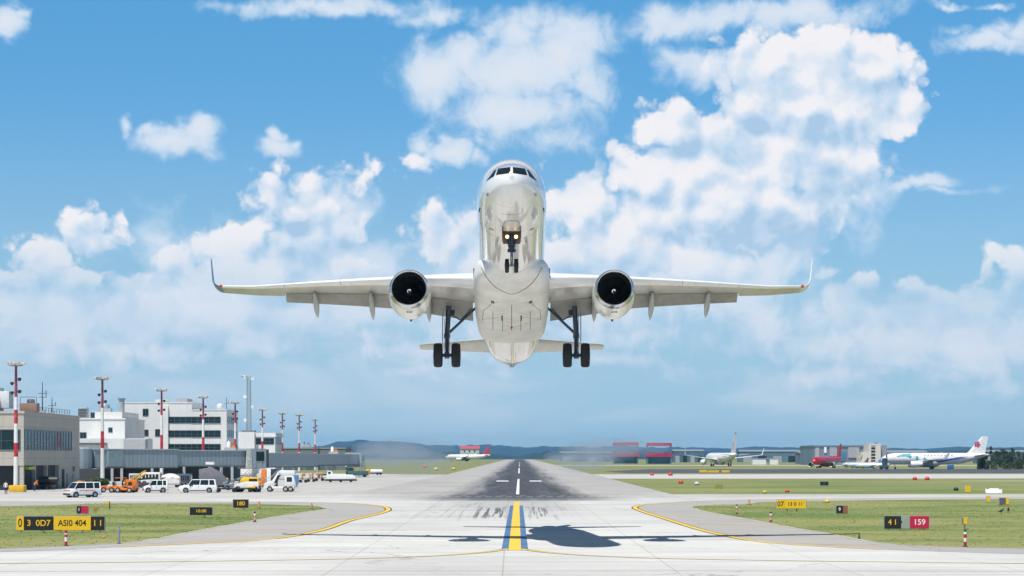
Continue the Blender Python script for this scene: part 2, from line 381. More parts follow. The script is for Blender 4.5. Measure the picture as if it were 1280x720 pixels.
def ground_mats():
    m, t, b, co = custom('concrete_slabs')
    x, y, z = t.xyz(co)
    near = t.ss(y, 330., 250.)
    base = t.mix(near, (.46, .445, .42, 1), (.55, .545, .525, 1))
    c = streak_nodes(t, co, paving_nodes(t, co, base))
    t.l.new(c, b.inputs['Base Color']); b.inputs['Roughness'].default_value = .8
    # runway: rubbered asphalt down the middle, greyer edges, near end fading into the concrete
    m, t, b, co = custom('runway_asphalt')
    x, y, z = t.xyz(co); u = t.math('SUBTRACT', x, t.math('MULTIPLY_ADD', y, .0033, -.2)); au = t.math('ABSOLUTE', u)
    n = t.noise(t.vec('MULTIPLY', co, (.35, .01, 1)), 1., 5, .65, .3); n2 = t.noise(co, .06, 5, .6); n3 = t.noise(co, 2., 4, .7)
    w = t.math('ADD', au, t.math('MULTIPLY', t.math('SUBTRACT', n, .5), 9.))
    spread = t.ss(y, 330., 262.)
    w = t.math('SUBTRACT', w, t.math('MULTIPLY', spread, 4.5))
    rub = t.ss(w, 10.5, 3.5)
    edge = t.mix(t.ss(n2, .35, .65), (.37, .355, .335, 1), (.46, .44, .415, 1))
    core = t.mix(t.ss(n, .35, .68), (.030, .032, .040, 1), (.062, .065, .075, 1))
    c = t.mix(rub, edge, core)
    c = t.mix(t.math('MULTIPLY', n3, .25), c, (.15, .15, .15, 1))
    conc = streak_nodes(t, co, paving_nodes(t, co, (.54, .535, .515)))
    k = t.math('ADD', y, t.math('MULTIPLY', t.math('SUBTRACT', n, .5), 70.))
    k = t.math('SUBTRACT', k, t.math('MULTIPLY', t.math('MULTIPLY', au, au), .10))
    c = t.mix(t.ss(k, 225., 300.), conc, c)
    t.l.new(c, b.inputs['Base Color']); b.inputs['Roughness'].default_value = .75
    for nm, col in (('shoulder_asphalt', (.37, .355, .335)), ('dark_taxiway', (.07, .075, .085)), ('pale_taxiway', (.50, .48, .46))):
        m, t, b, co = custom(nm)
        n1 = t.noise(co, .08, 6, .62, .4); n2 = t.noise(co, 1.1, 5, .7); n3 = t.noise(t.vec('MULTIPLY', co, (.05, .4, 1)), 1., 4, .6)
        f = t.math('ADD', .62, t.math('ADD', t.math('MULTIPLY', n1, .36), t.math('ADD', t.math('MULTIPLY', n2, .22), t.math('MULTIPLY', n3, .2))))
        s = t.vec('SCALE', t.mix(0, c4(col), c4(col)), None); t.l.new(f, t.n[-1].inputs['Scale'])
        wv = t.vec('ADD', co, t.vec('MULTIPLY', t.vec('SUBTRACT', t.noise(co, .2, 4, .6, 0, '3D', True), (.5, .5, .5)), (5, 5, 0)))
        ck = t.math('MULTIPLY', t.ss(t.voro(wv, .09, 0, .5, 'DISTANCE_TO_EDGE'), .012, .003), .5)
        s = t.mix(ck, s, (.10, .10, .10, 1))
        t.l.new(s, b.inputs['Base Color']); b.inputs['Roughness'].default_value = .8
    m, t, b, co = custom('grass')
    a = t.noise(t.vec('MULTIPLY', co, (.6, 1., 1)), .045, 6, .66, .9); f = t.noise(co, .55, 7, .68); g = t.noise(t.vec('MULTIPLY', co, (.045, .16, 1)), 1., 6, .66, .7); h = t.noise(co, 5., 4, .75)
    c = t.mix(t.ss(a, .40, .60), (.115, .175, .036, 1), (.25, .255, .082, 1))
    c = t.mix(t.math('MULTIPLY', t.ss(g, .48, .64), .62), c, (.275, .25, .10, 1))
    c = t.mix(t.math('MULTIPLY', t.ss(f, .5, .72), .6), c, (.100, .140, .030, 1))
    c = t.mix(t.math('MULTIPLY', t.ss(h, .5, .75), .35), c, (.25, .25, .10, 1))
    c = t.mix(t.math('MULTIPLY', t.ss(h, .42, .25), .25), c, (.07, .095, .02, 1))
    y = t.xyz(co)[1]
    c = t.mix(t.math('MULTIPLY', t.ss(y, 280., 700.), .55), c, (.20, .20, .075, 1))
    t.l.new(c, b.inputs['Base Color']); b.inputs['Roughness'].default_value = .9
    bn = t.n.new('ShaderNodeBump'); bn.inputs['Strength'].default_value = .35; bn.inputs['Distance'].default_value = .10
    t.l.new(t.math('ADD', f, t.math('MULTIPLY', h, .5)), bn.inputs['Height']); t.l.new(bn.outputs[0], b.inputs['Normal'])
    for nm, col, wear, tgt in (('yellow_line_paint', (.78, .50, .03), .35, (.55, .46, .28)), ('white_line_paint', (.78, .78, .77), .45, (.4, .4, .4)), ('edge_concrete', (.58, .57, .54), .8, (.36, .34, .28)), ('blue_edge_paint', (.05, .14, .30), .45, (.30, .33, .36)),
                          ('red_line_paint', (.55, .20, .22), .9, (.6, .57, .55)), ('faded_yellow_paint', (.52, .36, .16), .8, (.30, .27, .23)), ('black_edge_paint', (.035, .03, .03), .4, (.2, .18, .16))):
        m, t, b, co = custom(nm)
        n1 = t.noise(co, 2.2, 6, .75); n2 = t.noise(co, .4, 4, .6)
        k = t.math('MULTIPLY', t.ss(t.math('ADD', t.math('MULTIPLY', n1, .6), t.math('MULTIPLY', n2, .4)), .45, .66), wear)
        t.l.new(t.mix(k, c4(col), c4(tgt)), b.inputs['Base Color']); b.inputs['Roughness'].default_value = .7
ground_mats()

def smooth_poly(pts, n=6):
    """Catmull-Rom through the points (open)"""
    P = [Vector(p) for p in pts]; out = []
    for i in range(len(P) - 1):
        p0 = P[max(i-1, 0)]; p1 = P[i]; p2 = P[i+1]; p3 = P[min(i+2, len(P)-1)]
        for k in range(n):
            u = k / n
            out.append(.5 * ((2*p1) + (p2-p0)*u + (2*p0-5*p1+4*p2-p3)*u*u + (3*p1-p0-3*p2+p3)*u*u*u))
    out.append(P[-1]); return out
def strip(mb, line, w, z, w1=None):
    n = len(line); L = []; Rr = []
    for i, p in enumerate(line):
        d = (line[min(i+1, n-1)] - line[max(i-1, 0)]); q = Vector((-d.y, d.x, 0)).normalized()
        ww = w if w1 is None else w + (w1 - w) * i / (n - 1)
        L.append(p + q*ww/2); Rr.append(p - q*ww/2)
    o = len(mb.v); mb.v += [(p.x, p.y, z) for p in L] + [(p.x, p.y, z) for p in Rr]
    mb.f += [(o+i, o+n+i, o+n+i+1, o+i+1) for i in range(n-1)]
    return mb
def flat(name, pts, z, m):
    return struct(MB().sheet(pts, z).build(name, MATS[m]))

# the world's ground: one grass sheet out to the horizon
mb = MB(); xs = [-14000, -3000, -600, 0, 600, 3000, 14000]; ys = [-400, 100, 700, 3000, 26000]
mb.v = [(x, y, 0) for y in ys for x in xs]; nx = len(xs)
mb.f = [(j*nx+i, j*nx+i+1, (j+1)*nx+i+1, (j+1)*nx+i) for j in range(len(ys)-1) for i in range(nx-1)]
struct(mb.build('ground', MATS['grass']))
YT = 268.
lx = lambda Y, o: (axis_x(Y) + o, Y)
# concrete: holding area, taxiway across, apron on the left
flat('concrete_apron', [(-420, -60), (420, -60), (420, 313), lx(313, 20), lx(YT, 24), lx(YT, -24), lx(330, -22), lx(640, -19.5), (-60, 700), (-420, 700)], .012, 'concrete_slabs')
flat('runway', [lx(YT, -24), lx(YT, 24), lx(313, 20), lx(3400, 19), lx(3400, -19), lx(640, -19.5), lx(330, -22)], .016, 'runway_asphalt')
flat('taxiway', [lx(528, 20), (600, 560), (600, 690), lx(655, 20)], .014, 'pale_taxiway')
flat('dark_taxiway', [(34, 700), (700, 690), (700, 1030), (50, 900), (30, 780)], .014, 'dark_taxiway')
flat('narrow_path', [(90, 478), (500, 492), (500, 500), (90, 484)], .010, 'pale_taxiway')
flat('far_taxiway', [lx(1230, 19), (900, 1230), (900, 1300), lx(1300, 19)], .014, 'pale_taxiway')

# asphalt shoulders inside the yellow curves, grass islands within
LY = [(-900,712),(-300,696),(0,690.5),(150,684),(260,679),(340,673.8),(400,663.6),(437,651),(475,642),(485.5,637),(475,632.6),(437,629.3),(400,628.4),(300,627.4),(0,626.6),(-500,625.5)]
RY = [(2000,711),(1600,702),(1280,693),(1100,687),(1000,681.5),(940,676),(880,663.6),(831,648.5),(805,640.2),(793.5,635),(800,631.8),(816,630),(888,626),(1000,624),(1280,621),(1900,617)]
Lc = smooth_poly([gp(*p) for p in LY]); Rc = smooth_poly([gp(*p) for p in RY])
flat('taxiway_shoulder', Lc, .020, 'shoulder_asphalt')
flat('taxiway_shoulder', Rc, .020, 'shoulder_asphalt')
LG = [(-900,704),(-300,691),(0,686),(148,679.3),(197,673.5),(246,664),(312,652),(361,643.6),(400,637.8),(407,636.6),(404,635.2),(387,632.6),(295,629.8),(131,629.6),(0,633),(-500,634)]
RG = [(2000,699),(1500,692),(1280,686),(1185,684),(1100,679),(1040,668.3),(1000,661.7),(930,648.5),(880,639.5),(869,636),(867,634.4),(872,632.6),(900,631.2),(930,630.4),(970,627.4),(1100,625.6),(1280,624),(1900,621)]
def rough(line, amp):
    return [p + Vector((random.uniform(-amp, amp), random.uniform(-amp, amp) * 1.5, 0)) for p in line]
Lg = smooth_poly([gp(*p) for p in LG], 24); Rg = smooth_poly([gp(*p) for p in RG], 24)
flat('grass_verge', rough(Lg, .10), .026, 'grass')
flat('grass_verge', rough(Rg, .10), .026, 'grass')
# paint
def paint(name, line, w, z, m, w1=None):
    return struct(strip(MB(), line, w, z, w1).build(name, MATS[m], recalc=False))
paint('yellow_line', Lc[18:], .42, .030, 'yellow_line_paint'); paint('yellow_line', Rc[18:], .42, .030, 'yellow_line_paint')
paint('line_border', Lc[30:80], .66, .025, 'black_edge_paint'); paint('line_border', Rc[30:80], .66, .025, 'black_edge_paint')
paint('verge_edge_line', Lg[:24*9], .22, .034, 'edge_concrete'); paint('verge_edge_line', Rg[:24*9], .22, .034, 'edge_concrete')
for a, b in (((140,680.5),(330,675)), ((228,665),(392,661)), ((292,656),(408,653.5)), ((330,648),(420,646.8)), ((345,642),(430,641))):
    paint('shoulder_stripe', [gp(*a), gp(*b)], .5, .024, 'faded_yellow_paint')
for a, b in (((1180,685.5),(990,679)), ((1060,673),(905,667)), ((985,660),(868,654)), ((930,650),(850,646)), ((900,643.5),(830,640))):
    paint('shoulder_stripe', [gp(*a), gp(*b)], .5, .024, 'faded_yellow_paint')
cl = [gp(643.5,688.3), gp(645.2,640), gp(646,627)]
paint('centre_line_border', cl[:2] + [gp(645.6,632)], 1.42, .020, 'blue_edge_paint', 1.25)
paint('centre_line', cl, .66, .024, 'yellow_line_paint', .56)
for sgn in (-1, 1):     # the lead-in curves branching off at the foot of the centre line
    pts = [(643.5+sgn*8, 686.5), (643.5+sgn*18, 688.2), (643.5+sgn*55, 692.3), (643.5+sgn*115, 695.8), (643.5+sgn*240, 699.6), (643.5+sgn*620, 704.5), (643.5+sgn*1400, 710)]
    ln = smooth_poly([gp(*p) for p in pts], 8)
    paint('lead_in_border', ln, .62, .018, 'black_edge_paint', .5); paint('lead_in_line', ln, .34, .022, 'yellow_line_paint', .2)
paint('red_line', [gp(-900,716), gp(400,714), gp(880,714), gp(2000,716)], .16, .018, 'red_line_paint')
for k in range(24):     # dashed runway bar at the threshold
    x0 = -14 + k * 1.25; paint('threshold_dash', [Vector((x0 + axis_x(293), 294, 0)), Vector((x0 + .75 + axis_x(293), 294, 0))], .9, .022, 'white_line_paint')
    if k % 2: paint('threshold_dash', [Vector((x0 + axis_x(300) - 2, 302, 0)), Vector((x0 + .7 + axis_x(300) - 2, 302, 0))], .8, .022, 'white_line_paint')
for y0, y1 in ((312, 520), (690, 1000), (1180, 1400), (1600, 1900)):
    paint('runway_centre_stripe', [Vector((*lx(y0, -.1), 0)), Vector((*lx(y1, -.1), 0))], .42, .022, 'white_line_paint')
for sgn in (-1, 1):
    x0 = -4.6 if sgn < 0 else 2.0
    paint('aiming_mark', [Vector((*lx(470, x0 + 1.3), 0)), Vector((*lx(486, x0 + 1.3), 0))], 2.4, .022, 'white_line_paint')
# short grass tufts on the verges: nobody could count them
def inside(p, poly):
    c = False; n = len(poly)
    for i in range(n):
        a = poly[i]; b = poly[i-1]
        if (a.y > p[1]) != (b.y > p[1]) and p[0] < (b.x-a.x)*(p[1]-a.y)/(b.y-a.y)+a.x: c = not c
    return c
def tufts(name, poly, n, xr, yr):
    mb = MB(); k = 0; pl = poly[::4]
    while k < n:
        x = random.uniform(*xr); y = random.uniform(*yr)
        if not inside((x, y), pl): continue
        k += 1; h = random.uniform(.04, .11)
        for j in range(3):
            a = random.uniform(0, math.pi); dx = math.cos(a)*.06; dy = math.sin(a)*.06; ox = random.uniform(-.15, .15); oy = random.uniform(-.15, .15); lx_ = random.uniform(-.06, .06)
            mb.add([(x+ox-dx, y+oy-dy, .02), (x+ox+dx, y+oy+dy, .02), (x+ox+lx_, y+oy+.03, h)], [(0, 1, 2)])
    o = mb.build(name, MATS['grass'], recalc=False); o['kind'] = 'stuff'
    tag(o, 'short mown grass tufts along the left verge' if xr[0] < 0 else 'short mown grass tufts along the right verge', 'grass', kind='stuff')
tufts('grass_tufts', Lg, 5500, (-60, -14), (128, 250)); tufts('grass_tufts', Rg, 5500, (18, 62), (128, 262))

# hills on the horizon
def hills(name, Y, x0, x1, prof, m, depth):
    n = 800; ring = []; mb = MB(); rows = []
    for k, (fy, fh) in enumerate(((0, 0), (.15, .55), (.45, 1.), (1., .8), (1.6, 0))):
        row = []
        for i in range(n + 1):
            x = x0 + (x1 - x0) * i / n; px = 640 + x * F / Y
            hgt = np.interp(px, [p[0] for p in prof], [p[1] for p in prof])
            hh = (hgt + math.sin(i*.34)*1.6 + math.sin(i*.12+1)*2.4 + random.uniform(-2.2, 2.2)) * fh
            row.append((x, Y + depth * fy, max(hh, 0) if fh else -1))
        rows.append(row)
    mb.loft(rows, False, False, closed=False)
    return struct(mb.build(name, m, smooth=60))
M_hill = mat('hazed_hill_forest', (.006, .048, .10), .95, var=.35, scale=.02)  # forest with the blue of distant air painted into its colour
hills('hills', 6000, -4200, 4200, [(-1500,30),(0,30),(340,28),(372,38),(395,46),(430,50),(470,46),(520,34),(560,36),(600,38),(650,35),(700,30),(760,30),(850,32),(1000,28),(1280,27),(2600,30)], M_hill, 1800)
hills('hills', 3600, -2600, 2600, [(-1500,9),(300,10),(360,17),(420,20),(470,18),(520,12),(640,9),(700,12),(800,13),(1000,11),(1280,13),(2600,12)], mat('hazed_near_woods', (.006, .034, .060), .95, var=.4, scale=.05), 700)  # these woods carry haze blue in their own colour too

# ================================================================== THE AIRLINER TAKING OFF
def skin_mat():
    m, t, b, co = custom('airliner_skin')
    x, y, z = t.xyz(co)
    n = t.noise(t.vec('MULTIPLY', co, (3.0, .04, 3.0)), 1., 3, .5)
    n2 = t.noise(co, .9, 4, .6)
    c = t.mix(t.math('MULTIPLY', t.ss(n, .48, .72), .25), (.80, .795, .78, 1), (.72, .69, .64, 1))
    # belly grime, with warm ground reflection and its streaks put into the colour
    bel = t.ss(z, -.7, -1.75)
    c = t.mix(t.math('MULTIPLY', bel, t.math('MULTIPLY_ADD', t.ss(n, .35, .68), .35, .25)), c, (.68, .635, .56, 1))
    # skin joints around the barrel and along it
    fy = t.math('FRACT', t.math('DIVIDE', y, 1.6)); jt = t.math('LESS_THAN', fy, .024); ang = t.math('FRACT', t.math('MULTIPLY', t.math('ARCTAN2', x, z), 2.6)); jt = t.math('MAXIMUM', jt, t.math('MULTIPLY', t.math('LESS_THAN', ang, .045), t.math('GREATER_THAN', y, 3.5)))
    c = t.mix(t.math('MULTIPLY', jt, .35), c, (.25, .25, .25, 1))
    # the row of cabin windows
    wy = t.math('ABSOLUTE', t.math('SUBTRACT', t.math('FRACT', t.math('DIVIDE', y, .533)), .5))
    wm = t.math('MULTIPLY', t.math('LESS_THAN', wy, .22), t.math('LESS_THAN', t.math('ABSOLUTE', t.math('SUBTRACT', z, .45)), .17))
    wm = t.math('MULTIPLY', wm, t.math('MULTIPLY', t.math('GREATER_THAN', y, 6.5), t.math('LESS_THAN', y, 34.5)))
    c = t.mix(wm, c, (.03, .035, .04, 1))
    t.l.new(c, b.inputs['Base Color']); t.l.new(t.mr(n2, .2, .8, .11, .2), b.inputs['Roughness'])
    b.inputs['Coat Weight'].default_value = 1.; b.inputs['Coat Roughness'].default_value = .04; b.inputs['Metallic'].default_value = .05
    # faint oil-canning of the skin panels
    bn = t.n.new('ShaderNodeBump'); bn.inputs['Strength'].default_value = .08; bn.inputs['Distance'].default_value = .02
    t.l.new(t.noise(t.vec('MULTIPLY', co, (2.2, .35, 2.2)), 1., 2, .5), bn.inputs['Height']); t.l.new(bn.outputs[0], b.inputs['Normal'])
    m, t, b, co = custom('wing_skin')
    n = t.noise(t.vec('MULTIPLY', co, (1.6, .5, 1.)), 1., 5, .6)
    x, y, z = t.xyz(co)
    fx = t.math('FRACT', t.math('DIVIDE', x, 1.9)); jt = t.math('LESS_THAN', fx, .012)
    c = t.mix(t.ss(n, .35, .7), (.50, .49, .45, 1), (.42, .41, .37, 1))
    c = t.mix(t.math('MULTIPLY', jt, .35), c, (.2, .2, .2, 1))
    t.l.new(c, b.inputs['Base Color']); b.inputs['Roughness'].default_value = .32; b.inputs['Coat Weight'].default_value = .2
    m, t, b, co = custom('nacelle_skin')
    n = t.noise(t.vec('MULTIPLY', co, (2., .5, 2.)), 1., 5, .6)
    c = t.mix(t.ss(n, .45, .75), (.80, .79, .76, 1), (.66, .62, .55, 1))
    t.l.new(c, b.inputs['Base Color']); b.inputs['Roughness'].default_value = .2; b.inputs['Coat Weight'].default_value = .5
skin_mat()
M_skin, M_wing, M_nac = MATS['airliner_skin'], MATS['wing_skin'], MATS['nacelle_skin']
M_slat = mat('slat_white', (.84, .84, .84), .25, coat=.4, var=.03)
M_flap = mat('flap_grey', (.30, .295, .262), .42, var=.12, scale=1.5)
M_trackf = mat('fairing_grey', (.46, .47, .45), .35, var=.08)
M_gear = mat('gear_dark', (.045, .055, .085), .4, metal=.2, var=.3, scale=6)
M_gearlt = mat('gear_silver', (.32, .34, .38), .3, metal=.6, var=.2, scale=6)
M_seam = mat('panel_gap', (.07, .06, .055), .7, var=0)
M_bay = mat('bay_dark', (.10, .045, .025), .8, var=0)  # reddish brown: the lamps' glow in the dark bay put into the colour
M_fan = mat('fan_blade', (.035, .036, .04), .35, metal=.6)
M_ilining = mat('inlet_lining', (.02, .021, .023), .55, var=.1)
M_winglet = mat('winglet_painted_shade', (.10, .21, .36), .3)  # left winglet only: its bluish shade is put into the colour
M_lamp = mat('landing_lamp', (.9, .85, .7), .2, var=0, emit=((1., .60, .24), 5.))

FUS = [(0.02,.06,-.38,-.52),(0.12,.36,-.08,-.80),(.3,.60,.12,-1.0),(.6,.84,.33,-1.20),(1.0,1.07,.53,-1.38),(1.5,1.30,.76,-1.53),(1.9,1.43,.95,-1.62),(2.3,1.54,1.22,-1.69),(2.7,1.62,1.44,-1.75),(3.2,1.70,1.64,-1.81),(3.8,1.77,1.79,-1.86),(4.6,1.82,1.89,-1.91),(5.8,1.865,1.95,-1.94),(7.5,1.87,1.95,-1.95),
       (12,1.87,1.95,-1.95),(18,1.87,1.95,-1.95),(24,1.87,1.95,-1.95),(29,1.87,1.95,-1.95),(31,1.85,1.95,-1.88),(33,1.78,1.95,-1.66),(35,1.66,1.94,-1.26),(37,1.46,1.92,-.78),(39,1.18,1.88,-.26),(41,.86,1.80,.24),(42.8,.55,1.65,.62),(44.0,.30,1.45,.86),(44.5,.12,1.30,1.0)]
def ring(y, rx, zt, zb, n=56, ex=2.0):
    cz = (zt + zb) / 2; rz = (zt - zb) / 2; o = []
    for i in range(n):
        a = 2 * math.pi * i / n; c, s = math.sin(a), math.cos(a)
        o.append(Vector((rx * math.copysign(abs(c) ** (2/ex), c), y, cz + rz * math.copysign(abs(s) ** (2/ex), s))))
    return o
def dense(tab, n):
    A = np.array(tab, float); out = []
    for k in range(len(A) - 1):
        p0 = A[max(k-1, 0)]; p1 = A[k]; p2 = A[k+1]; p3 = A[min(k+2, len(A)-1)]
        for j in range(n):
            u = j / n
            # monotone-ish hermite with finite-difference tangents
            h = p2[0]-p1[0]; m1 = (p2-p0)/max(p2[0]-p0[0], 1e-6); m2 = (p3-p1)/max(p3[0]-p1[0], 1e-6)
            v = (2*u**3-3*u**2+1)*p1 + (u**3-2*u**2+u)*h*m1 + (-2*u**3+3*u**2)*p2 + (u**3-u**2)*h*m2
            v[0] = p1[0] + u*h; out.append(tuple(v))
    out.append(tuple(A[-1])); return out

M_fair = mat('fairing_paint', (.76, .75, .71), .42, var=.09, scale=.9)
PITCH = 12.4
JET = thing('airliner', 'big white twin-engined jet airliner taking off over the runway with its wheels down', 'airliner')
JET.location = (-.02, 123.0, 19.74); JET.rotation_euler = (R(-PITCH), 0, 0)
jm = Matrix.Translation(JET.location) @ Matrix.Rotation(R(-PITCH), 4, 'X'); jmi = jm.inverted()

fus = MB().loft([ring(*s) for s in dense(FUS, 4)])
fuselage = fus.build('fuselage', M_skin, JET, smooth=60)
bvh_f = BVHTree.FromPolygons([Vector(v) for v in fus.v], fus.f)
# belly fairing between the wings
FAIR = [(11.9,.9,-1.2,-1.70),(12.4,1.45,-.85,-2.02),(13.2,1.88,-.50,-2.22),(14.4,2.14,-.25,-2.36),(16,2.17,-.15,-2.47),(18,2.18,-.15,-2.52),(21,2.18,-.3,-2.53),(23,2.12,-.45,-2.50),(24.6,2.04,-.7,-2.44),(25.5,1.92,-.9,-2.36),(25.9,1.78,-1.0,-2.20),(26.1,1.5,-1.2,-1.98)]
fr = MB().loft([ring(y, a, b_, c, 56, 3.0) for (y, a, b_, c) in dense(FAIR, 4)])
fairing = fr.build('belly_fairing', M_fair, JET, smooth=60)
bvh_r = BVHTree.FromPolygons([Vector(v) for v in fr.v], fr.f)
def hit(px, py, bvhs, lift=.012):
    """where a sight line from the runway meets the aircraft's skin, in the aircraft's own axes"""
    o = jmi @ Vector((0, 0, H)); d = (jmi.to_3x3() @ Vector((px - 640, F, HZ - py))).normalized(); best = None
    for b in bvhs:
        p, nrm, i, dist = b.ray_cast(o, d)
        if p is not None and (best is None or dist < best[1]):
            if nrm.dot(d) > 0: nrm = -nrm
            best = (p + nrm * lift, dist, nrm)
    return best
def patch(name, quad, m, parent, bvhs, lift=.012, n=8, mirror=False):
    """a pane lying on the skin: bilinear grid between four corners"""
    mb = MB(); G = []
    for i in range(n + 1):
        for j in range(n + 1):
            u, v = i/n, j/n; a, b, c, d = [Vector(q) for q in quad]
            p = (a*(1-u) + b*u)*(1-v) + (d*(1-u) + c*u)*v; h = hit(p.x, p.y, bvhs, lift); G.append(h[0])
    if mirror: G = [Vector((-p.x, p.y, p.z)) for p in G]
    mb.add(G, [(i*(n+1)+j, (i+1)*(n+1)+j, (i+1)*(n+1)+j+1, i*(n+1)+j+1) for i in range(n) for j in range(n)])
    return mb.build(name, m, parent, smooth=50)
for mir in (False, True):
    patch('cockpit_window', [(641.0,208.9),(656.3,210.8),(659.0,219.0),(641.0,216.4)], M_glass, fuselage, [bvh_f], mirror=mir)
    patch('cockpit_window', [(658.2,211.6),(661.3,213.2),(671.3,226.6),(661.2,220.2)], M_glass, fuselage, [bvh_f], mirror=mir)
def seam_parts(lines, w, parent, name='panel_seam'):
    for ln in lines:
        for m_ in (False, True):
            b = seams([ln], w, False)
            if m_: b.v = [(-p[0], p[1], p[2]) for p in b.v]
            if b.v: b.build(name, M_seam, parent)
def seams(lines, w=.030, mirror=True):
    mb = MB()
    for pts in lines:
        for sg in ((1, -1) if mirror else (1,)):
            L = []
            P = [Vector(p) for p in pts]; Q = []
            for a, b in zip(P[:-1], P[1:]):
                k = max(2, int((b-a).length / 2)); Q += [a + (b-a)*i/k for i in range(k)]
            Q.append(P[-1])
            for q in Q:
                h = hit(q.x, q.y, [bvh_f, bvh_r], .006)
                if h: L.append((h[0], h[2]))
            o = len(mb.v); n = len(L)
            for i, (p, nr) in enumerate(L):
                d = L[min(i+1, n-1)][0] - L[max(i-1, 0)][0]; q = nr.cross(d).normalized() * w/2
                for r in (p + q, p - q): mb.v.append((sg*r.x, r.y, r.z))
            mb.f += [(o+2*i, o+2*i+1, o+2*i+3, o+2*i+2) for i in range(n-1)]
    return mb
seam_parts([[(639.5,268.5),(646,268),(653,266)], [(639.5,275),(648,276.5),(650,281)], [(655,297),(667,292),(671,288)], [(655,297),(658,303)]], .022, fuselage, 'panel_seam')
seam_parts([[(639.5,381),(639.5,413)], [(651,394),(651,414)], [(663,389),(663,412)], [(651,396),(663,397.5),(675,399)], [(639.5,404),(646,402.5),(651,402)], [(639.5,409),(647,407),(651,408)], [(645,391),(651,392)],
       [(655,377.5),(664,378.5),(668,383),(675,388),(676,400)], [(651,392),(658,393.5),(663,392)]], .026, fairing, 'panel_seam')
seam_parts([[(639.5,367.8),(646,366.3),(651,364),(658,360),(665.4,353.5),(672,345),(677.5,334)]], .05, fuselage, 'panel_seam')
seam_parts([[(651.5,394),(651.5,401)]], .085, fairing, 'vent')
for mir in (False, True):
    patch('drain_inlet', [(661.5,376.5),(665.2,375.5),(665.4,378.0),(661.2,379.8)], mat('scoop_brown', (.13, .07, .05), .6), fairing, [bvh_f, bvh_r], mirror=mir)
    patch('static_port', [(668.3,241.5),(670.6,241.2),(671.0,244.6),(668.8,244.9)], mat('port_grey', (.28, .28, .30), .5), fuselage, [bvh_f], mirror=mir)
    patch('air_data_probe', [(678.2,260.0),(680.0,259.6),(680.6,265.2),(679.4,264.6)], M_seam, fuselage, [bvh_f], mirror=mir)
    patch('drain_mast', [(661.5,287.4),(667,284.5),(667.5,286.0),(663,288.0)], mat('port_grey', (.28, .28, .30), .5), fuselage, [bvh_f], mirror=mir)

for yy, xx, hh in ((9.2, 0, .34), (11.0, .0, .26), (28.6, 0, .34), (30.2, .25, .2)):
    MB().prism([(yy, -1.9), (yy + .45, -1.9), (yy + .42, -1.95 - hh), (yy + .22, -1.95 - hh)], 'x', xx - .02, xx + .02).build('blade_antenna', M_white, fuselage)
# ---- wings
def foil(xle, yle, zle, chord, th, cut=1., n=14, twist=0., camber=.02):
    up = []; lo = []
    for i in range(n + 1):
        s = (1 - math.cos(math.pi * i / n)) / 2 * cut
        tt = 5 * th * (.2969*math.sqrt(s) - .126*s - .3516*s*s + .2843*s**3 - .1015*s**4) + .001
        cm = camber * (1 - (2*s - 1) ** 2)
        up.append((s, cm + tt)); lo.append((s, cm - tt))
    pts = up[::-1] + lo[1:]
    return [Vector((xle, yle + s*chord*math.cos(twist) + z*chord*math.sin(twist), zle + z*chord*math.cos(twist) - s*chord*math.sin(twist))) for s, z in pts]
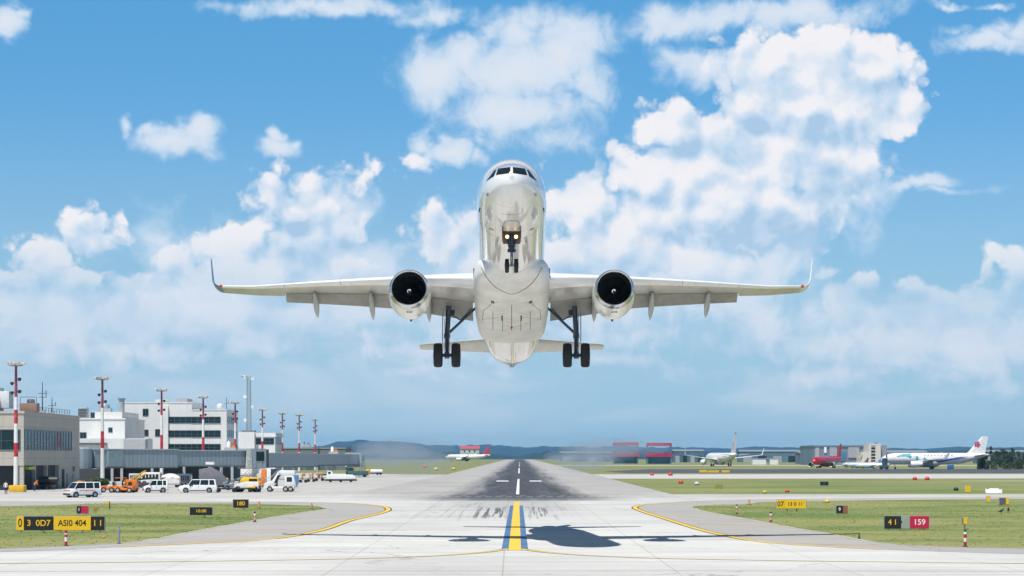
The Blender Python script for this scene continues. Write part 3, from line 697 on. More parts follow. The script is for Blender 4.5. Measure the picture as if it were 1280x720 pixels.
#        x    LE y   LE z  chord  t/c
WST = [(1.2, 14.95,-1.32, 7.10, .145),(1.9,15.25,-1.24,6.75,.14),(3.6,16.12,-.98,5.85,.13),(6.2,17.45,-.62,4.60,.115),(9.0,18.88,-.32,3.75,.11),(11.5,20.15,-.08,3.05,.105),(13.8,21.32,.12,2.45,.10),(15.5,22.2,.27,1.98,.10),(17.6,23.1,.55,1.50,.10)]
def wst(x):
    A = np.array(WST); return [float(np.interp(x, A[:, 0], A[:, i])) for i in range(1, 5)]
CUT = .74
for sg in (-1, 1):
    def fl(x, cut=1.): y, z, c, t_ = wst(x); return [Vector((sg*p.x, p.y, p.z)) for p in foil(x, y, z, c, t_, cut)]
    wing = MB().loft([fl(x, CUT) for x in (1.2, 1.9, 3.6, 5, 6.2, 7.6, 9, 10.2, 11.5, 12.7, 13.8)] + [fl(x, 1.) for x in (13.802, 15.5, 16.5, 17.6)]).build('wing', M_wing, JET, smooth=35)
    # slats: the bright front skin, a little ahead of the wing
    def sl(x):
        y, z, c, t_ = wst(x); a = [p for p in foil(x, y - .012*c, z - .004*c, c*1.01, t_*1.12, .145, 10)]
        return [Vector((sg*p.x, p.y, p.z)) for p in a]
    for a, b in ((2.15, 5.05), (6.5, 10.1), (10.13, 13.6), (13.63, 17.55)):
        MB().loft([sl(a + (b-a)*k/6) for k in range(7)]).build('slat', M_slat, wing, smooth=35)
    # flaps, let down for take-off, and their tracks
    def fp(x, ch, defl, dy=0, dz=0):
        y, z, c, t_ = wst(x); a = foil(x, y + (CUT-.035)*c + dy, z - .022*c + dz, ch, .11, 1., 10, R(defl))
        return [Vector((sg*p.x, p.y, p.z)) for p in a]
    MB().loft([fp(2.3, 1.75, 24, .0, -.02), fp(4.3, 1.6, 24, .0, -.02), fp(6.15, 1.42, 24, .0, -.02)]).build('flap', M_flap, wing, smooth=35)
    MB().loft([fp(6.25, 1.40, 22, -.02, -.015), fp(9, 1.20, 22, -.02, -.015), fp(11.5, 1.02, 22, -.02, -.015), fp(13.7, .86, 22, -.02, -.015)]).build('flap', M_flap, wing, smooth=35)
    for x, L in ((4.95, 3.5), (8.40, 3.6), (11.85, 3.1)):
        y, z, c, t_ = wst(x); y0 = y + .46*c; z0 = z - .05*c
        prof = [(0, .02), (.1, .16), (.3, .27), (.55, .29), (.8, .19), (1, .02)]
        rings = []
        for u, r in prof:
            yy = y0 + u*L; drop = -.12 - .36*u - .55*max(0, u-.45)
            rings.append([Vector((sg*x + r*.62*math.sin(2*math.pi*i/12), yy, z0 + drop + r*1.35*math.cos(2*math.pi*i/12))) for i in range(12)])
        MB().loft(rings).build('flap_track_fairing', M_trackf, wing, smooth=50)
    # upturned wing tip
    rings = []
    y, z, c, t_ = wst(17.6)
    for u in (0, .12, .25, .4, .6, .8, 1.):
        ang = min(1, u/.4) * R(80)
        if u <= .4:
            rr = .62; ox = rr*math.sin(ang); oz = rr*(1-math.cos(ang))
        else:
            L = (u-.4)/.6*1.75; ox = .62*math.sin(R(80)) + L*math.cos(R(80)); oz = .62*(1-math.cos(R(80))) + L*math.sin(R(80))
        ch = c*(1-.62*u); yl = y + .25*u + 1.35*u*u*.75 + .35*u
        sec = []
        for p in foil(0, yl, 0, ch, .09, 1., 10, 0, 0): sec.append(Vector((sg*(17.6 + ox - p.z*math.sin(ang)), p.y, z + oz + p.z*math.cos(ang))))
        rings.append(sec)
    wl = MB().loft(rings).build('winglet', M_winglet if sg < 0 else M_slat, wing, smooth=40)
    MB().lathe([(-.16, .01), (-.08, .09), (.1, .11), (.25, .06)], (sg*17.65, y + .05, z - .0), (0, 1, 0), 12, True, True).build('navigation_light', mat('nav_light_red', (.65, .03, .02), .15, coat=1.) if sg < 0 else mat('nav_light_amber', (.55, .10, .05), .15, coat=1.), wing, smooth=50)
    # root fillet at the wing's leading edge
    MB().loft([[Vector((sg*(1.7 + .5*k), 14.75 + .28*k + .1*math.cos(2*math.pi*i/12)*(1-.3*k), -1.18 + .12*k + (.36 - .07*k)*math.sin(2*math.pi*i/12))) for i in range(12)] for k in (0, .5, 1.0)]).build('root_fillet', mat('fillet_maroon', (.09, .03, .025), .4) if sg < 0 else mat('fillet_blue', (.03, .10, .30), .35), wing, smooth=50)
    # ---- engine
    ex, ey, ez = sg*5.76, 12.3, -2.74
    tilt = R(1.5)
    def P(t): return t
    prof = [(3.55, .86), (3.2, .95), (2.6, 1.10), (1.9, 1.195), (1.2, 1.205), (.7, 1.18), (.32, 1.135)]
    nac = MB().lathe(prof, (ex, ey, ez), (0, 1, 0), 48).build('engine', M_nac, JET, smooth=60)
    lip = [(.321, 1.135), (.18, 1.105), (.07, 1.07), (.0, 1.02), (.03, .965), (.12, .935), (.26, .925)]
    MB().lathe(lip, (ex, ey, ez), (0, 1, 0), 48).build('inlet_lip', M_alu, nac, smooth=80)
    MB().lathe([(.262, .925), (.6, .93), (1.05, .95), (1.12, .95), (1.5, .95)], (ex, ey, ez), (0, 1, 0), 48).build('inlet_duct', M_ilining, nac, smooth=60)
    fb = MB()
    for k in range(36):
        a = 2*math.pi*k/36; rs = []
        for r, tw in ((.26, .35), (.5, .7), (.72, .9), (.93, 1.05)):
            ca, sa = math.cos(a + .12*(r-.26)), math.sin(a + .12*(r-.26)); w = .085 + .04*r
            u = Vector((ca, 0, sa)); tg = Vector((-sa, 0, ca)); d = tg*math.sin(tw)*w + Vector((0, 1, 0))*math.cos(tw)*w; c = Vector((ex, ey + 1.12, ez)) + u*r; th = (u.cross(d)).normalized()*.006
            rs.append([c - d + th*.2, c + th, c + d + th*.2, c + d - th*.2, c - th, c - d - th*.2])
        fb.loft(rs)
    fb.build('fan', M_fan, nac, smooth=30)
    MB().lathe([(0, .93), (.02, .93)], (ex, ey + 1.42, ez), (0, 1, 0), 40, True, True).build('fan_case', M_ilining, nac)
    sp = MB().lathe([(0, .012), (.05, .07), (.16, .15), (.34, .225), (.5, .27), (.58, .275)], (ex, ey + .56, ez), (0, 1, 0), 28, True, True).build('spinner', M_fan, nac, smooth=60)
    sw = MB(); L = []
    for k in range(22):     # white comma painted on the spinner
        a = R(-30 + k*13); r = .055 + .055*k/21; yy = ey + .56 + np.interp(r + .0, [.012, .07, .15, .225], [0, .05, .16, .34]) - .012
        for q in (-.020 - .012*math.sin(math.pi*k/21), .020 + .012*math.sin(math.pi*k/21)):
            rr = r + q; L.append(Vector((ex + rr*math.cos(a), ey + .56 - .014 + np.interp(rr, [.0, .07, .15, .225], [0, .05, .16, .34]), ez + rr*math.sin(a))))
    sw.add(L, [(2*i, 2*i+1, 2*i+3, 2*i+2) for i in range(21)]); sw.build('spinner_swirl', M_white, nac, recalc=False)
    MB().lathe([(3.5, .84), (3.35, .66), (4.0, .60), (4.7, .44), (4.75, .40)], (ex, ey, ez), (0, 1, 0), 36, True, True).build('exhaust_nozzle', M_steel, nac, smooth=40)
    MB().lathe([(4.6, .34), (5.4, .03)], (ex, ey, ez), (0, 1, 0), 24, True, True).build('exhaust_plug', M_steel, nac, smooth=40)
    # cowl latches and a strake
    lt = MB()
    for dx in (-.10, .02, .13): lt.cbox((ex + dx, ey + .78, ez - 1.195), (.075, .12, .03))
    lt.build('cowl_latch', M_seam, nac)
    MB().cbox((ex, ey + 3.35, ez - .93), (.12, .3, .1)).build('drain_mast', M_seam, nac)
    MB().prism([(ey + .9, ez + .95), (ey + 2.1, ez + .95), (ey + 2.1, ez + 1.42), (ey + 1.9, ez + 1.42)], 'x', -.015, .015).build('strake', M_nac, nac, loc=(ex - sg*.72, 0, -.02))
    # pylon
    y, z, c, t_ = wst(5.76)
    pr = [(ey + 1.5, ez + 1.08), (ey + 2.4, ez + 1.42), (y + .2, z + .16), (y + c*.5, z - .2), (ey + 6.2, ez + .95), (ey + 4.6, ez + .48), (ey + 3.2, ez + .6)]
    MB().prism(pr, 'x', ex - .17, ex + .17).build('pylon', M_nac, JET, bevel=.05)
# ---- tail
for sg in (-1, 1):
    MB().loft([[Vector((sg*p.x, p.y, p.z)) for p in foil(x, y, z, c, .10, 1., 12, 0, 0)] for x, y, z, c in ((.6, 37.7, 1.30, 4.0), (1.2, 38.1, 1.33, 3.7), (6.15, 41.4, 1.80, 1.35), (6.3, 41.7, 1.82, 1.0))]).build('tailplane', M_wing, JET, smooth=40)
def vf(z, y, c, t_): return [Vector((p.z, p.y, z)) for p in foil(0, y, 0, c, t_, 1., 12, 0, 0)]
fin = MB().loft([vf(1.6, 35.4, 6.2, .10), vf(2.4, 36.3, 5.5, .10), vf(7.6, 41.0, 2.1, .09), vf(7.75, 41.3, 1.7, .09)]).build('tail_fin', M_skin, JET, smooth=40)
MB().loft([vf(2.5, 40.52, 1.35, .02), vf(7.5, 42.4, .72, .02)]).build('rudder', M_white, fin)
# keel scuffs and lights under the tail
MB().lathe([(-.12, .02), (0, .10), (.14, .02)], (0, 21.3, -2.50), (0, 0, -1), 12, True, True).build('beacon', M_sred, fairing, smooth=50)

# ---- landing gear
def wheel(parent, c, r, w, hub_mat=M_gearlt):
    pr = [(-w/2, r*.52), (-w/2, r*.86), (-w*.40, r*.96), (-w*.2, r), (w*.2, r), (w*.40, r*.96), (w/2, r*.86), (w/2, r*.52)]
    MB().lathe(pr, c, (1, 0, 0), 28, True, True).build('wheel', M_rubber, parent, smooth=50)
    hb = MB()
    for s in (-1, 1): hb.lathe([(s*w*.25, r*.50), (s*(w/2 + .01), r*.46), (s*(w/2 + .025), r*.25), (s*(w/2 + .02), .01)], c, (1, 0, 0), 20)
    hb.build('wheel_hub', hub_mat, parent, smooth=40)
# nose gear: bay, doors, leg, lamps
ny, nzb = 5.05, -4.02
patch('nose_wheel_bay', [(628.0,289.0),(651.0,289.0),(650.0,304.5),(629.0,304.5)], M_bay, fuselage, [bvh_f], lift=.02)
ng = MB().tube((0, ny - .25, -1.6), (0, ny, -2.9), .115, .105, 14).tube((0, ny, -2.9), (0, ny + .05, nzb + .38), .075, .07, 12)
ng.lathe([(0, .15), (.16, .15)], (0, ny - .07, -2.62), (0, 0, -1), 14, True, True)
ng.cbox((0, ny - .07, -2.42), (.42, .16, .22)); ng.cbox((.14, ny - .1, -2.86), (.16, .14, .16)); ng.cbox((-.14, ny - .1, -2.86), (.16, .14, .16))
gear = ng.build('nose_landing_gear', M_gear, JET, bevel=.012)
MB().tube((-.30, ny + .05, nzb + .37), (.30, ny + .05, nzb + .37), .055).build('axle', M_gearlt, gear, smooth=40)
tl = MB()
for s in (-1, 1): tl.tube((s*.04, ny - .14, -2.95), (0, ny - .38, -3.28), .03).tube((0, ny - .38, -3.28), (s*.04, ny - .08, nzb + .42), .03)
tl.build('torque_link', M_gearlt, gear)
MB().tube((.10, ny + .05, -2.75), (.24, ny + 1.5, -1.7), .05).tube((-.10, ny + .05, -2.75), (-.24, ny + 1.5, -1.7), .05).build('drag_brace', M_gear, gear)
for s in (-1, 1):
    wheel(gear, (s*.245, ny + .05, nzb + .37), .375, .215)
    lh = MB().lathe([(0, .10), (.09, .145), (.11, .145)], (s*.235, ny - .18, -2.13), (0, -1, -.15), 18, True, False).build('taxi_lamp_housing', M_gear, gear)
    MB().lathe([(.0, .09), (.015, .09)], (s*.235, ny - .285, -2.145), (0, -1, -.15), 18, True, True).build('taxi_lamp', M_lamp, gear)
    MB().prism([(3.95, -1.78), (5.0, -1.82), (4.9, -2.42), (4.1, -2.38)], 'x', s*.49 - .015, s*.49 + .015).build('gear_door', M_bay, gear)
# front door fairing between the lamps and the nose
patch('forward_gear_door', [(633.5,276.5),(646.0,276.5),(650.6,288.6),(628.6,288.6)], mat('door_cream', (.66, .62, .55), .3), fuselage, [bvh_f], lift=.010)
for sg in (-1, 1):
    gx0, gy0, zt, zb = sg*3.83, 20.6, -1.50, -5.16; zw = zb + .72
    mg = MB().tube((gx0 - sg*.10, gy0 - .3, zt), (gx0, gy0, -3.35), .155, .14, 16).tube((gx0, gy0, -3.35), (gx0, gy0 + .05, zw), .10, .095, 14)
    mg.lathe([(0, .19), (.25, .19)], (gx0, gy0, -3.15), (0, 0, -1), 16, True, True)
    for zz in (-3.50, -3.62, -3.74, -3.86): mg.lathe([(0, .125), (.05, .125)], (gx0, gy0, zz), (0, 0, -1), 12, True, True)
    mg.cbox((gx0, gy0 + .05, zw), (.30, .34, .34))
    leg = mg.build('main_landing_gear', M_gear, JET, smooth=40)
    br = MB().tube((gx0 - sg*.05, gy0 - .05, -3.15), (sg*2.10, gy0 - .15, -1.55), .085, .07, 10).tube((gx0 - sg*.05, gy0 - .2, -1.9), (gx0 - sg*.8, gy0 - .1, -2.33), .04).tube((gx0 - sg*.8, gy0 - .1, -2.33), (sg*2.4, gy0 - .2, -1.65), .04)
    br.build('side_brace', M_gear, leg, smooth=40)
    MB().tube((gx0 - .62, gy0 + .05, zw), (gx0 + .62, gy0 + .05, zw), .10, .10, 14).build('axle', M_gear, leg, smooth=40)
    tk = MB()
    for s in (-1, 1): tk.tube((gx0 + s*.07, gy0 + .14, -3.4), (gx0, gy0 + .52, -3.85), .035).tube((gx0, gy0 + .52, -3.85), (gx0 + s*.07, gy0 + .2, zw + .05), .035)
    tk.tube((gx0 + .13, gy0 - .16, -2.0), (gx0 + .13, gy0 - .14, zw + .1), .022).tube((gx0 - .14, gy0 - .16, -2.2), (gx0 - .12, gy0 - .14, zw + .1), .018)
    tk.build('torque_link', M_gearlt, leg)
    d = MB().prism([(gy0 - .65, -1.7), (gy0 + .65, -1.75), (gy0 + .55, -3.25), (gy0 + .1, -3.65), (gy0 - .5, -3.25)], 'x', -.02, .02).build('gear_door', M_gearlt, leg, loc=(gx0 + sg*.27, 0, 0))
    MB().cbox((gx0, gy0 - .22, -2.2), (.12, .1, .9)).cbox((gx0 - sg*.2, gy0 - .05, -1.85), (.5, .2, .3)).build('actuator', M_dark, leg)
    for s in (-1, 1):
        wheel(leg, (gx0 + s*.53, gy0 + .05, zw), .72, .52, M_dark)

# ================================================================== AIRPORT BUILDINGS
def panel_mat(name, col, w, h, joint=.03, jcol=.6, var=.06, axis='xz'):
    m, t, b, co = custom(name)
    x, y, z = t.xyz(co); v = t.comb(t.math('ADD', x, y), z, 0)
    br = t.n.new('ShaderNodeTexBrick'); br.offset = 0; t.l.new(v, br.inputs['Vector'])
    br.inputs['Color1'].default_value = c4(col); br.inputs['Color2'].default_value = c4([q * .94 for q in col]); br.inputs['Mortar'].default_value = c4([q * jcol for q in col])
    br.inputs['Scale'].default_value = 1; br.inputs['Brick Width'].default_value = w; br.inputs['Row Height'].default_value = h; br.inputs['Mortar Size'].default_value = joint
    n = t.noise(t.vec('MULTIPLY', co, (.6, .6, .15)), 1., 5, .65)
    c = t.mix(t.math('MULTIPLY', t.ss(n, .4, .75), .30), br.outputs[0], c4([q * .72 for q in col]))
    t.l.new(c, b.inputs['Base Color']); b.inputs['Roughness'].default_value = .75
    return m
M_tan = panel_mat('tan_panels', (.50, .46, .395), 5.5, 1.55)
M_conc = panel_mat('white_render', (.74, .735, .71), 6., 3.2, .02, .85)
M_band = panel_mat('white_spandrel', (.78, .77, .745), 4., 4., .02, .9)
M_wglass = mat('window_glass', (.010, .030, .036), .12, var=.3, scale=.4, spec=.3)
M_mull = mat('mullion', (.10, .13, .14), .4)
M_roof = mat('roof_grey', (.30, .30, .29), .85)
M_void = mat('shaded_bay', (.03, .034, .04), .8)
def corr(name, col, pitch):
    m, t, b, co = custom(name); x, y, z = t.xyz(co)
    f = t.math('FRACT', t.math('DIVIDE', x, pitch)); n = t.noise(t.vec('MULTIPLY', co, (.8, .8, .2)), 1., 4, .6)
    k = t.math('ADD', .80, t.math('MULTIPLY', t.ss(t.math('ABSOLUTE', t.math('SUBTRACT', f, .5)), .05, .2), .22)); k = t.math('ADD', k, t.math('MULTIPLY', t.math('SUBTRACT', n, .5), .35))
    s = t.vec('SCALE', t.mix(0, c4(col), c4(col)), None); t.l.new(k, t.n[-1].inputs['Scale']); t.l.new(s, b.inputs['Base Color']); b.inputs['Roughness'].default_value = .45
    return m
M_bridge = corr('bridge_cladding', (.26, .325, .36), .9)
M_bridgelt = corr('bridge_cladding_pale', (.36, .41, .44), 1.4)

def window(parent, name, axis, a0, a1, z0, z1, pos, out, nm, frame=.12, m=None):
    """glazed opening: pane set back in a frame, mullions as its sub-part; axis = the wall's running axis"""
    o = out
    def bx(mb, u0, u1, w0, w1, p0, p1):
        if p0 > p1: p0, p1 = p1, p0
        return mb.box(u0, u1, p0, p1, w0, w1) if axis == 'x' else mb.box(p0, p1, u0, u1, w0, w1)
    g = bx(MB(), a0, a1, z0, z1, pos - .02*o, pos + .03*o).build(name, m or M_wglass, parent)
    f = MB()
    bx(f, a0-frame, a1+frame, z0-frame, z0, pos, pos + .10*o); bx(f, a0-frame, a1+frame, z1, z1+frame, pos, pos + .10*o)
    bx(f, a0-frame, a0, z0, z1, pos, pos + .10*o); bx(f, a1, a1+frame, z0, z1, pos, pos + .10*o)
    for k in range(1, nm): u = a0 + (a1-a0)*k/nm; bx(f, u-.045, u+.045, z0, z1, pos + .031*o, pos + .08*o)
    if nm > 3: zm = z0 + (z1-z0)*.45; bx(f, a0, a1, zm-.03, zm+.03, pos + .031*o, pos + .07*o)
    f.build('frame', M_mull, g)
    return g

# --- terminal block on the far left; its long side runs beside the apron
Ax, Ay0, Ay1, Ah = -71.0, 349.0, 394.0, 11.2
tb = thing('terminal_building', 'low tan terminal block with a long dark window band, at the left edge', 'building', (-86, 370, 0))
def loc(o, t): o.location = -Vector(t.location)      # part built in world axes under a thing's Empty
def part(mb, name, m, t, **k): o = mb.build(name, m, t, **k); o.location = -Vector(t.location); return o
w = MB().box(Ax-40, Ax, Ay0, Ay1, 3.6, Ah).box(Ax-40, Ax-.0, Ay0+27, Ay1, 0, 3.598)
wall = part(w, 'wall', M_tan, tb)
part(MB().box(Ax-40, Ax-.6, Ay0+1.2, Ay0+26.99, .02, 3.59), 'undercroft', M_void, tb)  # solid dark block: shade of the open ground floor put into its colour
cols = [(Ax-.35, Ay0+.4), (Ax-.35, Ay0+9), (Ax-.35, Ay0+18), (Ax-9, Ay0+.4), (Ax-18, Ay0+.4)]
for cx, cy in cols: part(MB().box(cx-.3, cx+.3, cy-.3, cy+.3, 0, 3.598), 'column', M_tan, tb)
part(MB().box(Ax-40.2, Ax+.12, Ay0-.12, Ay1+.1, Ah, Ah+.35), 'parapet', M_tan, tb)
part(MB().box(Ax-39.5, Ax-.5, Ay0+.5, Ay1-.5, Ah+.351, Ah+.37), 'roof', M_roof, tb)
def wpart(t, *a, **k): g = window(t, *a, **k); g.location = -Vector(t.location); return g
wpart(tb, 'window', 'y', Ay0+.6, Ay0+37.5, 5.95, 8.75, Ax, 1, 16)
wpart(tb, 'window', 'x', Ax-38, Ax-.6, 5.95, 8.75, Ay0, -1, 14)
g = part(MB().box(Ax-.02, Ax+.06, Ay0+33.4, Ay0+34.6, .02, 2.2), 'door', mat('door_grey', (.12, .15, .17), .5), tb)
part(MB().box(Ax-.01, Ax+.05, Ay0+38.5, Ay0+39.7, .02, 2.1), 'door', mat('door_blue', (.16, .24, .28), .5), tb)
part(MB().box(Ax-.01, Ax+.07, Ay0+39, Ay0+40.4, 2.5, 3.3), 'wall_sign', M_sblack, tb)
part(MB().box(Ax-.01, Ax+.05, Ay0+29.5, Ay0+31.6, .02, 2.9), 'shutter', M_void, tb)
for cy, z0 in ((Ay0+6, 3.0), ):
    part(MB().box(Ax-.8, Ax+.05, cy-2.2, cy+2.2, z0, z0+.42), 'canopy_sign', mat('sign_lime', (.55, .62, .03), .5), tb)
    part(MB().box(Ax-14, Ax-4, Ay0+.3, Ay0+.5, z0, z0+.3), 'canopy_sign', mat('sign_lime', (.55, .62, .03), .5), tb)
def rooftop(kind, lab, x, y, z, fn):
    t = thing(kind, lab, kind.replace('_', ' '), (x, y, z)); fn(t); return t
def hvac(t):
    MB().box(-4.5, 2.2, -3, 3, .0, 3.6).build('housing', mat('unit_white', (.62, .63, .64), .5), t, bevel=.06)
    MB().box(2.3, 3.9, -1.5, 1.5, .5, 3.0).build('plant_box', mat('unit_pale', (.66, .68, .68), .5), t, bevel=.05)
    f = MB()
    for k in range(5): f.box(-4.2 + k*1.25, -3.3 + k*1.25, -3.05, -3.0, .7, 2.9)
    f.build('grille', M_grey, t)
rooftop('rooftop_unit', 'white boxy ventilation plant on the tan terminal roof', -78.2, 356, 11.57, hvac)
def mastfn(h, n):
    def fn(t):
        m = MB().tube((0, 0, 0), (0, 0, h), .09, .05, 8)
        for k in range(n): m.tube((-.6, 0, h*(.5 + .12*k)), (.6, 0, h*(.5 + .12*k)), .04, .04, 6)
        m.build('pole', M_dark, t)
        MB().cbox((0, 0, .15), (.7, .7, .3)).build('base', M_grey, t)
        MB().tube((.55, 0, h*.5), (.55, 0, h*.72), .06, .06, 6).build('aerial', M_dark, t)
    return fn
rooftop('antenna_mast', 'tall thin dark antenna mast on the tan terminal roof', gx(53, 362), 362, 11.57, mastfn(4.6, 2))
rooftop('antenna_mast', 'short thin antenna on the tan terminal roof beside the tall dark mast', gx(65, 375), 375, 11.57, mastfn(2.6, 1))
def hut(t):
    MB().box(-1.3, 1.3, -1, 1, 0, 1.3).build('cabinet', mat('unit_rust', (.28, .17, .13), .6), t, bevel=.04)
    MB().lathe([(0, .6), (.5, .6), (.6, .4)], (.2, 0, 1.3), (0, 0, 1), 14, True, True).build('vent_cowl', M_steel, t)
    MB().path([(-1.2, -.9, 1.3), (-1.2, -.9, 2.2), (1.2, -.9, 2.2), (1.2, -.9, 1.3)], .04).build('rail', M_dark, t)
rooftop('rooftop_unit', 'small rusty plant cabinet on the tan terminal roof beside the white boxes', gx(37, 358), 358, 11.57, hut)
def railing(t):
    m = MB()
    for k in range(13): m.tube((0, k*2.2, 0), (0, k*2.2, .8), .035, .035, 5)
    m.tube((0, 0, .8), (0, 26.4, .8), .03, .03, 5).tube((0, 0, .42), (0, 26.4, .42), .025, .025, 5); m.build('rail', M_dark, t)
rooftop('roof_railing', 'thin dark railing along the tan terminal roof edge', Ax-.4, Ay0+12, 11.57, railing)

# --- white terminal complex behind
B0, B1, Bx = 597., 621., -71.0
wb = thing('office_block', 'white four-storey airport office block with dark ribbon windows and a taller left part', 'building', (-84, 609, 0))
xL, xP, xM = gx(155, B0), gx(206, B0), gx(240, B0)
zt, zr = gz(504, B0), gz(513, B0)
part(MB().box(xL, xM, B0, B1, 0, zt).box(xM+.002, Bx, B0+.05, B1, 0, zr), 'wall', M_conc, wb)
part(MB().box(xL-.1, xM+.1, B0-.1, B1+.1, zt, zt+.3).box(xM+.11, Bx+.1, B0-.05, B1+.1, zr, zr+.3), 'roof', M_conc, wb)
part(MB().box(xP-.4, xP+.9, B0-.6, B0-.01, 0, zt-.6), 'pilaster', M_band, wb)
for a, b in ((521.5, 528.5), (538.5, 546), (555.5, 563), (573, 580)):
    wpart(wb, 'window', 'x', xP+1.0, Bx-1.6, gz(b, B0), gz(a, B0), B0-.0, -1, 9)
    wpart(wb, 'window', 'y', B0+2, B1-2, gz(b, B0), gz(a, B0), Bx, 1, 5)
for px, py, w_, h_ in ((182, 515.5, 6, 8), (182, 541, 6, 7), (197, 541, 5, 8)):
    x = gx(px, B0); wpart(wb, 'window', 'x', x-w_*.1, x+w_*.1, gz(py+h_/2, B0), gz(py-h_/2, B0), B0, -1, 2)
part(MB().lathe([(0, 0.01), (.25, 1.6), (.9, 2.0), (1.0, .02)], (gx(203, 609), 609, zt+.3), (0, 0, 1), 20, True, True), 'radome', M_white, wb, smooth=50)
part(MB().lathe([(0, .4), (.6, .9), (1.3, .8), (1.7, .02)], (gx(275, 606), 606, zr+.3), (0, 0, 1), 16, True, True), 'satellite_dome', M_white, wb, smooth=50)
part(MB().box(gx(224, 612), gx(238, 612), 606, 616, zt+.301, zt+1.4), 'penthouse', M_grey, wb)
wb2 = thing('terminal_wing', 'lower white stepped terminal wing between the tan block and the offices', 'building', (-95, 555, 0))
Y2 = 560.; x0, x1 = gx(62, Y2), gx(156, Y2)
part(MB().box(x0, x1, Y2, Y2+30, 0, gz(524, Y2)).box(gx(112, Y2), gx(150, Y2), Y2+3, Y2+28, gz(524, Y2)-.002, gz(514.5, Y2)), 'wall', M_conc, wb2)
part(MB().box(x0-.2, x1+.2, Y2-.2, Y2+30.2, gz(524, Y2)+.002, gz(524, Y2)+.25), 'roof', M_band, wb2)
part(MB().box(gx(100, Y2-6), gx(186, Y2-6), Y2-8, Y2-.01, 0, gz(548, Y2-8)), 'lower_wall', M_conc, wb2)
part(MB().box(gx(92, Y2-8), gx(134, Y2-8), Y2-10, Y2-8.01, gz(556, Y2-8), gz(553.5, Y2-8)), 'canopy', M_mull, wb2)
for px, w_, a, b in ((104, 7, 552, 541), (138, 4, 540, 535), (160, 6, 540, 534), (116, 4, 522, 516), (172, 6, 545, 541)):
    yy = Y2 if px < 150 else Y2-8; zz = (gz(a, yy), gz(b, yy))
    if px in (104, ): yy = Y2
    if px < 156: wpart(wb2, 'window', 'x', gx(px-w_/2, yy), gx(px+w_/2, yy), zz[0], zz[1], yy, -1, 2)
part(MB().box(gx(157, Y2-9), gx(184, Y2-9), Y2-12, Y2-8.01, 0, gz(549, Y2-9)), 'stair_tower', mat('tower_grey', (.40, .42, .43), .7), wb2)
def chimney(t): MB().tube((0, 0, 0), (0, 0, 4.6), .7, .7, 14).build('flue', mat('flue_grey', (.34, .36, .38), .5), t, smooth=40); MB().tube((0, 0, 4.6), (0, 0, 5.0), .9, .9, 14).build('cap', M_steel, t)
rooftop('chimney', 'fat grey metal flue on the white terminal wing roof', gx(152, 575), 575, gz(524, Y2)+.25, chimney)
def louv(t):
    MB().box(-1.1, 1.1, -1, 1, 0, 2.6).build('housing', M_grey, t, bevel=.05)
    f = MB()
    for k in range(6): f.box(-1.0, 1.0, -1.05, -1.0, .3 + k*.36, .5 + k*.36)
    f.build('louvre', M_dark, t)
rooftop('rooftop_unit', 'dark louvred plant box at the left end of the white wing roof', gx(104, 566), 566, gz(524, Y2)+.25, louv)
def radome(t): MB().box(-1.6, 1.6, -1.2, 1.2, 0, .9).build('base', M_grey, t); MB().lathe([(0, 1.2), (.7, 1.2), (1.2, .7), (1.35, .05)], (0, 0, .9), (0, 0, 1), 16, True, True).build('dome', mat('pale_blue_glass', (.25, .38, .45), .2), t, smooth=50)
rooftop('rooftop_cabin', 'small pale blue domed cabin on the white wing roof by a mast', gx(131, 568), 568, gz(514.5, Y2), radome)
# --- small block below the lattice tower, and a long low hall further off
sb = thing('equipment_building', 'small pale block with a dark window strip below the lattice tower', 'building', (-74, 700, 0))
xa, xb = gx(298, 690), gx(343, 690)
part(MB().box(xa, xa+4.6, 690, 712, 0, gz(540, 690)).box(xa+4.602, xb, 692, 712, 0, gz(546, 690)), 'wall', M_conc, sb)
part(MB().box(xa+4.61, xb+.2, 691.8, 712.2, gz(546, 690), gz(541, 690)), 'roof', M_band, sb)
wpart(sb, 'window', 'x', xa+5, xb-.4, gz(555, 690), gz(548, 690), 692, -1, 4)
wpart(sb, 'window', 'y', 694, 710, gz(555, 690), gz(546, 690), xb, 1, 4)
lh = thing('cargo_hall', 'long low dark flat-roofed hall far behind the jet bridges', 'building', (-62, 860, 0))
part(MB().box(gx(325, 850), gx(432, 850), 850, 880, 0, gz(561, 850)), 'wall', mat('hall_grey', (.16, .18, .19), .7), lh)
part(MB().box(gx(324, 850), gx(433, 850), 849.8, 880.2, gz(561, 850), gz(559.5, 850)), 'roof', M_roof, lh)
for k in range(6): x = gx(345 + k*14, 850); part(MB().box(x-1.3, x+1.3, 849.9, 850.1, .1, 3.2), 'door', M_mull, lh)
def lump(t):
    MB().box(-1.6, 1.6, -1, 1, 0, 1.1).build('housing', M_grey, t, bevel=.05); MB().tube((-.7, 0, 1.1), (-.7, 0, 2.2), .35, .2, 10).build('vent', M_alu, t); MB().tube((.7, 0, 1.1), (.7, 0, 1.7), .4, .4, 10).build('fan', M_steel, t)
rooftop('rooftop_unit', 'grey vent box on the roof of the long low dark hall', gx(383, 860), 860, gz(559.5, 850), lump)

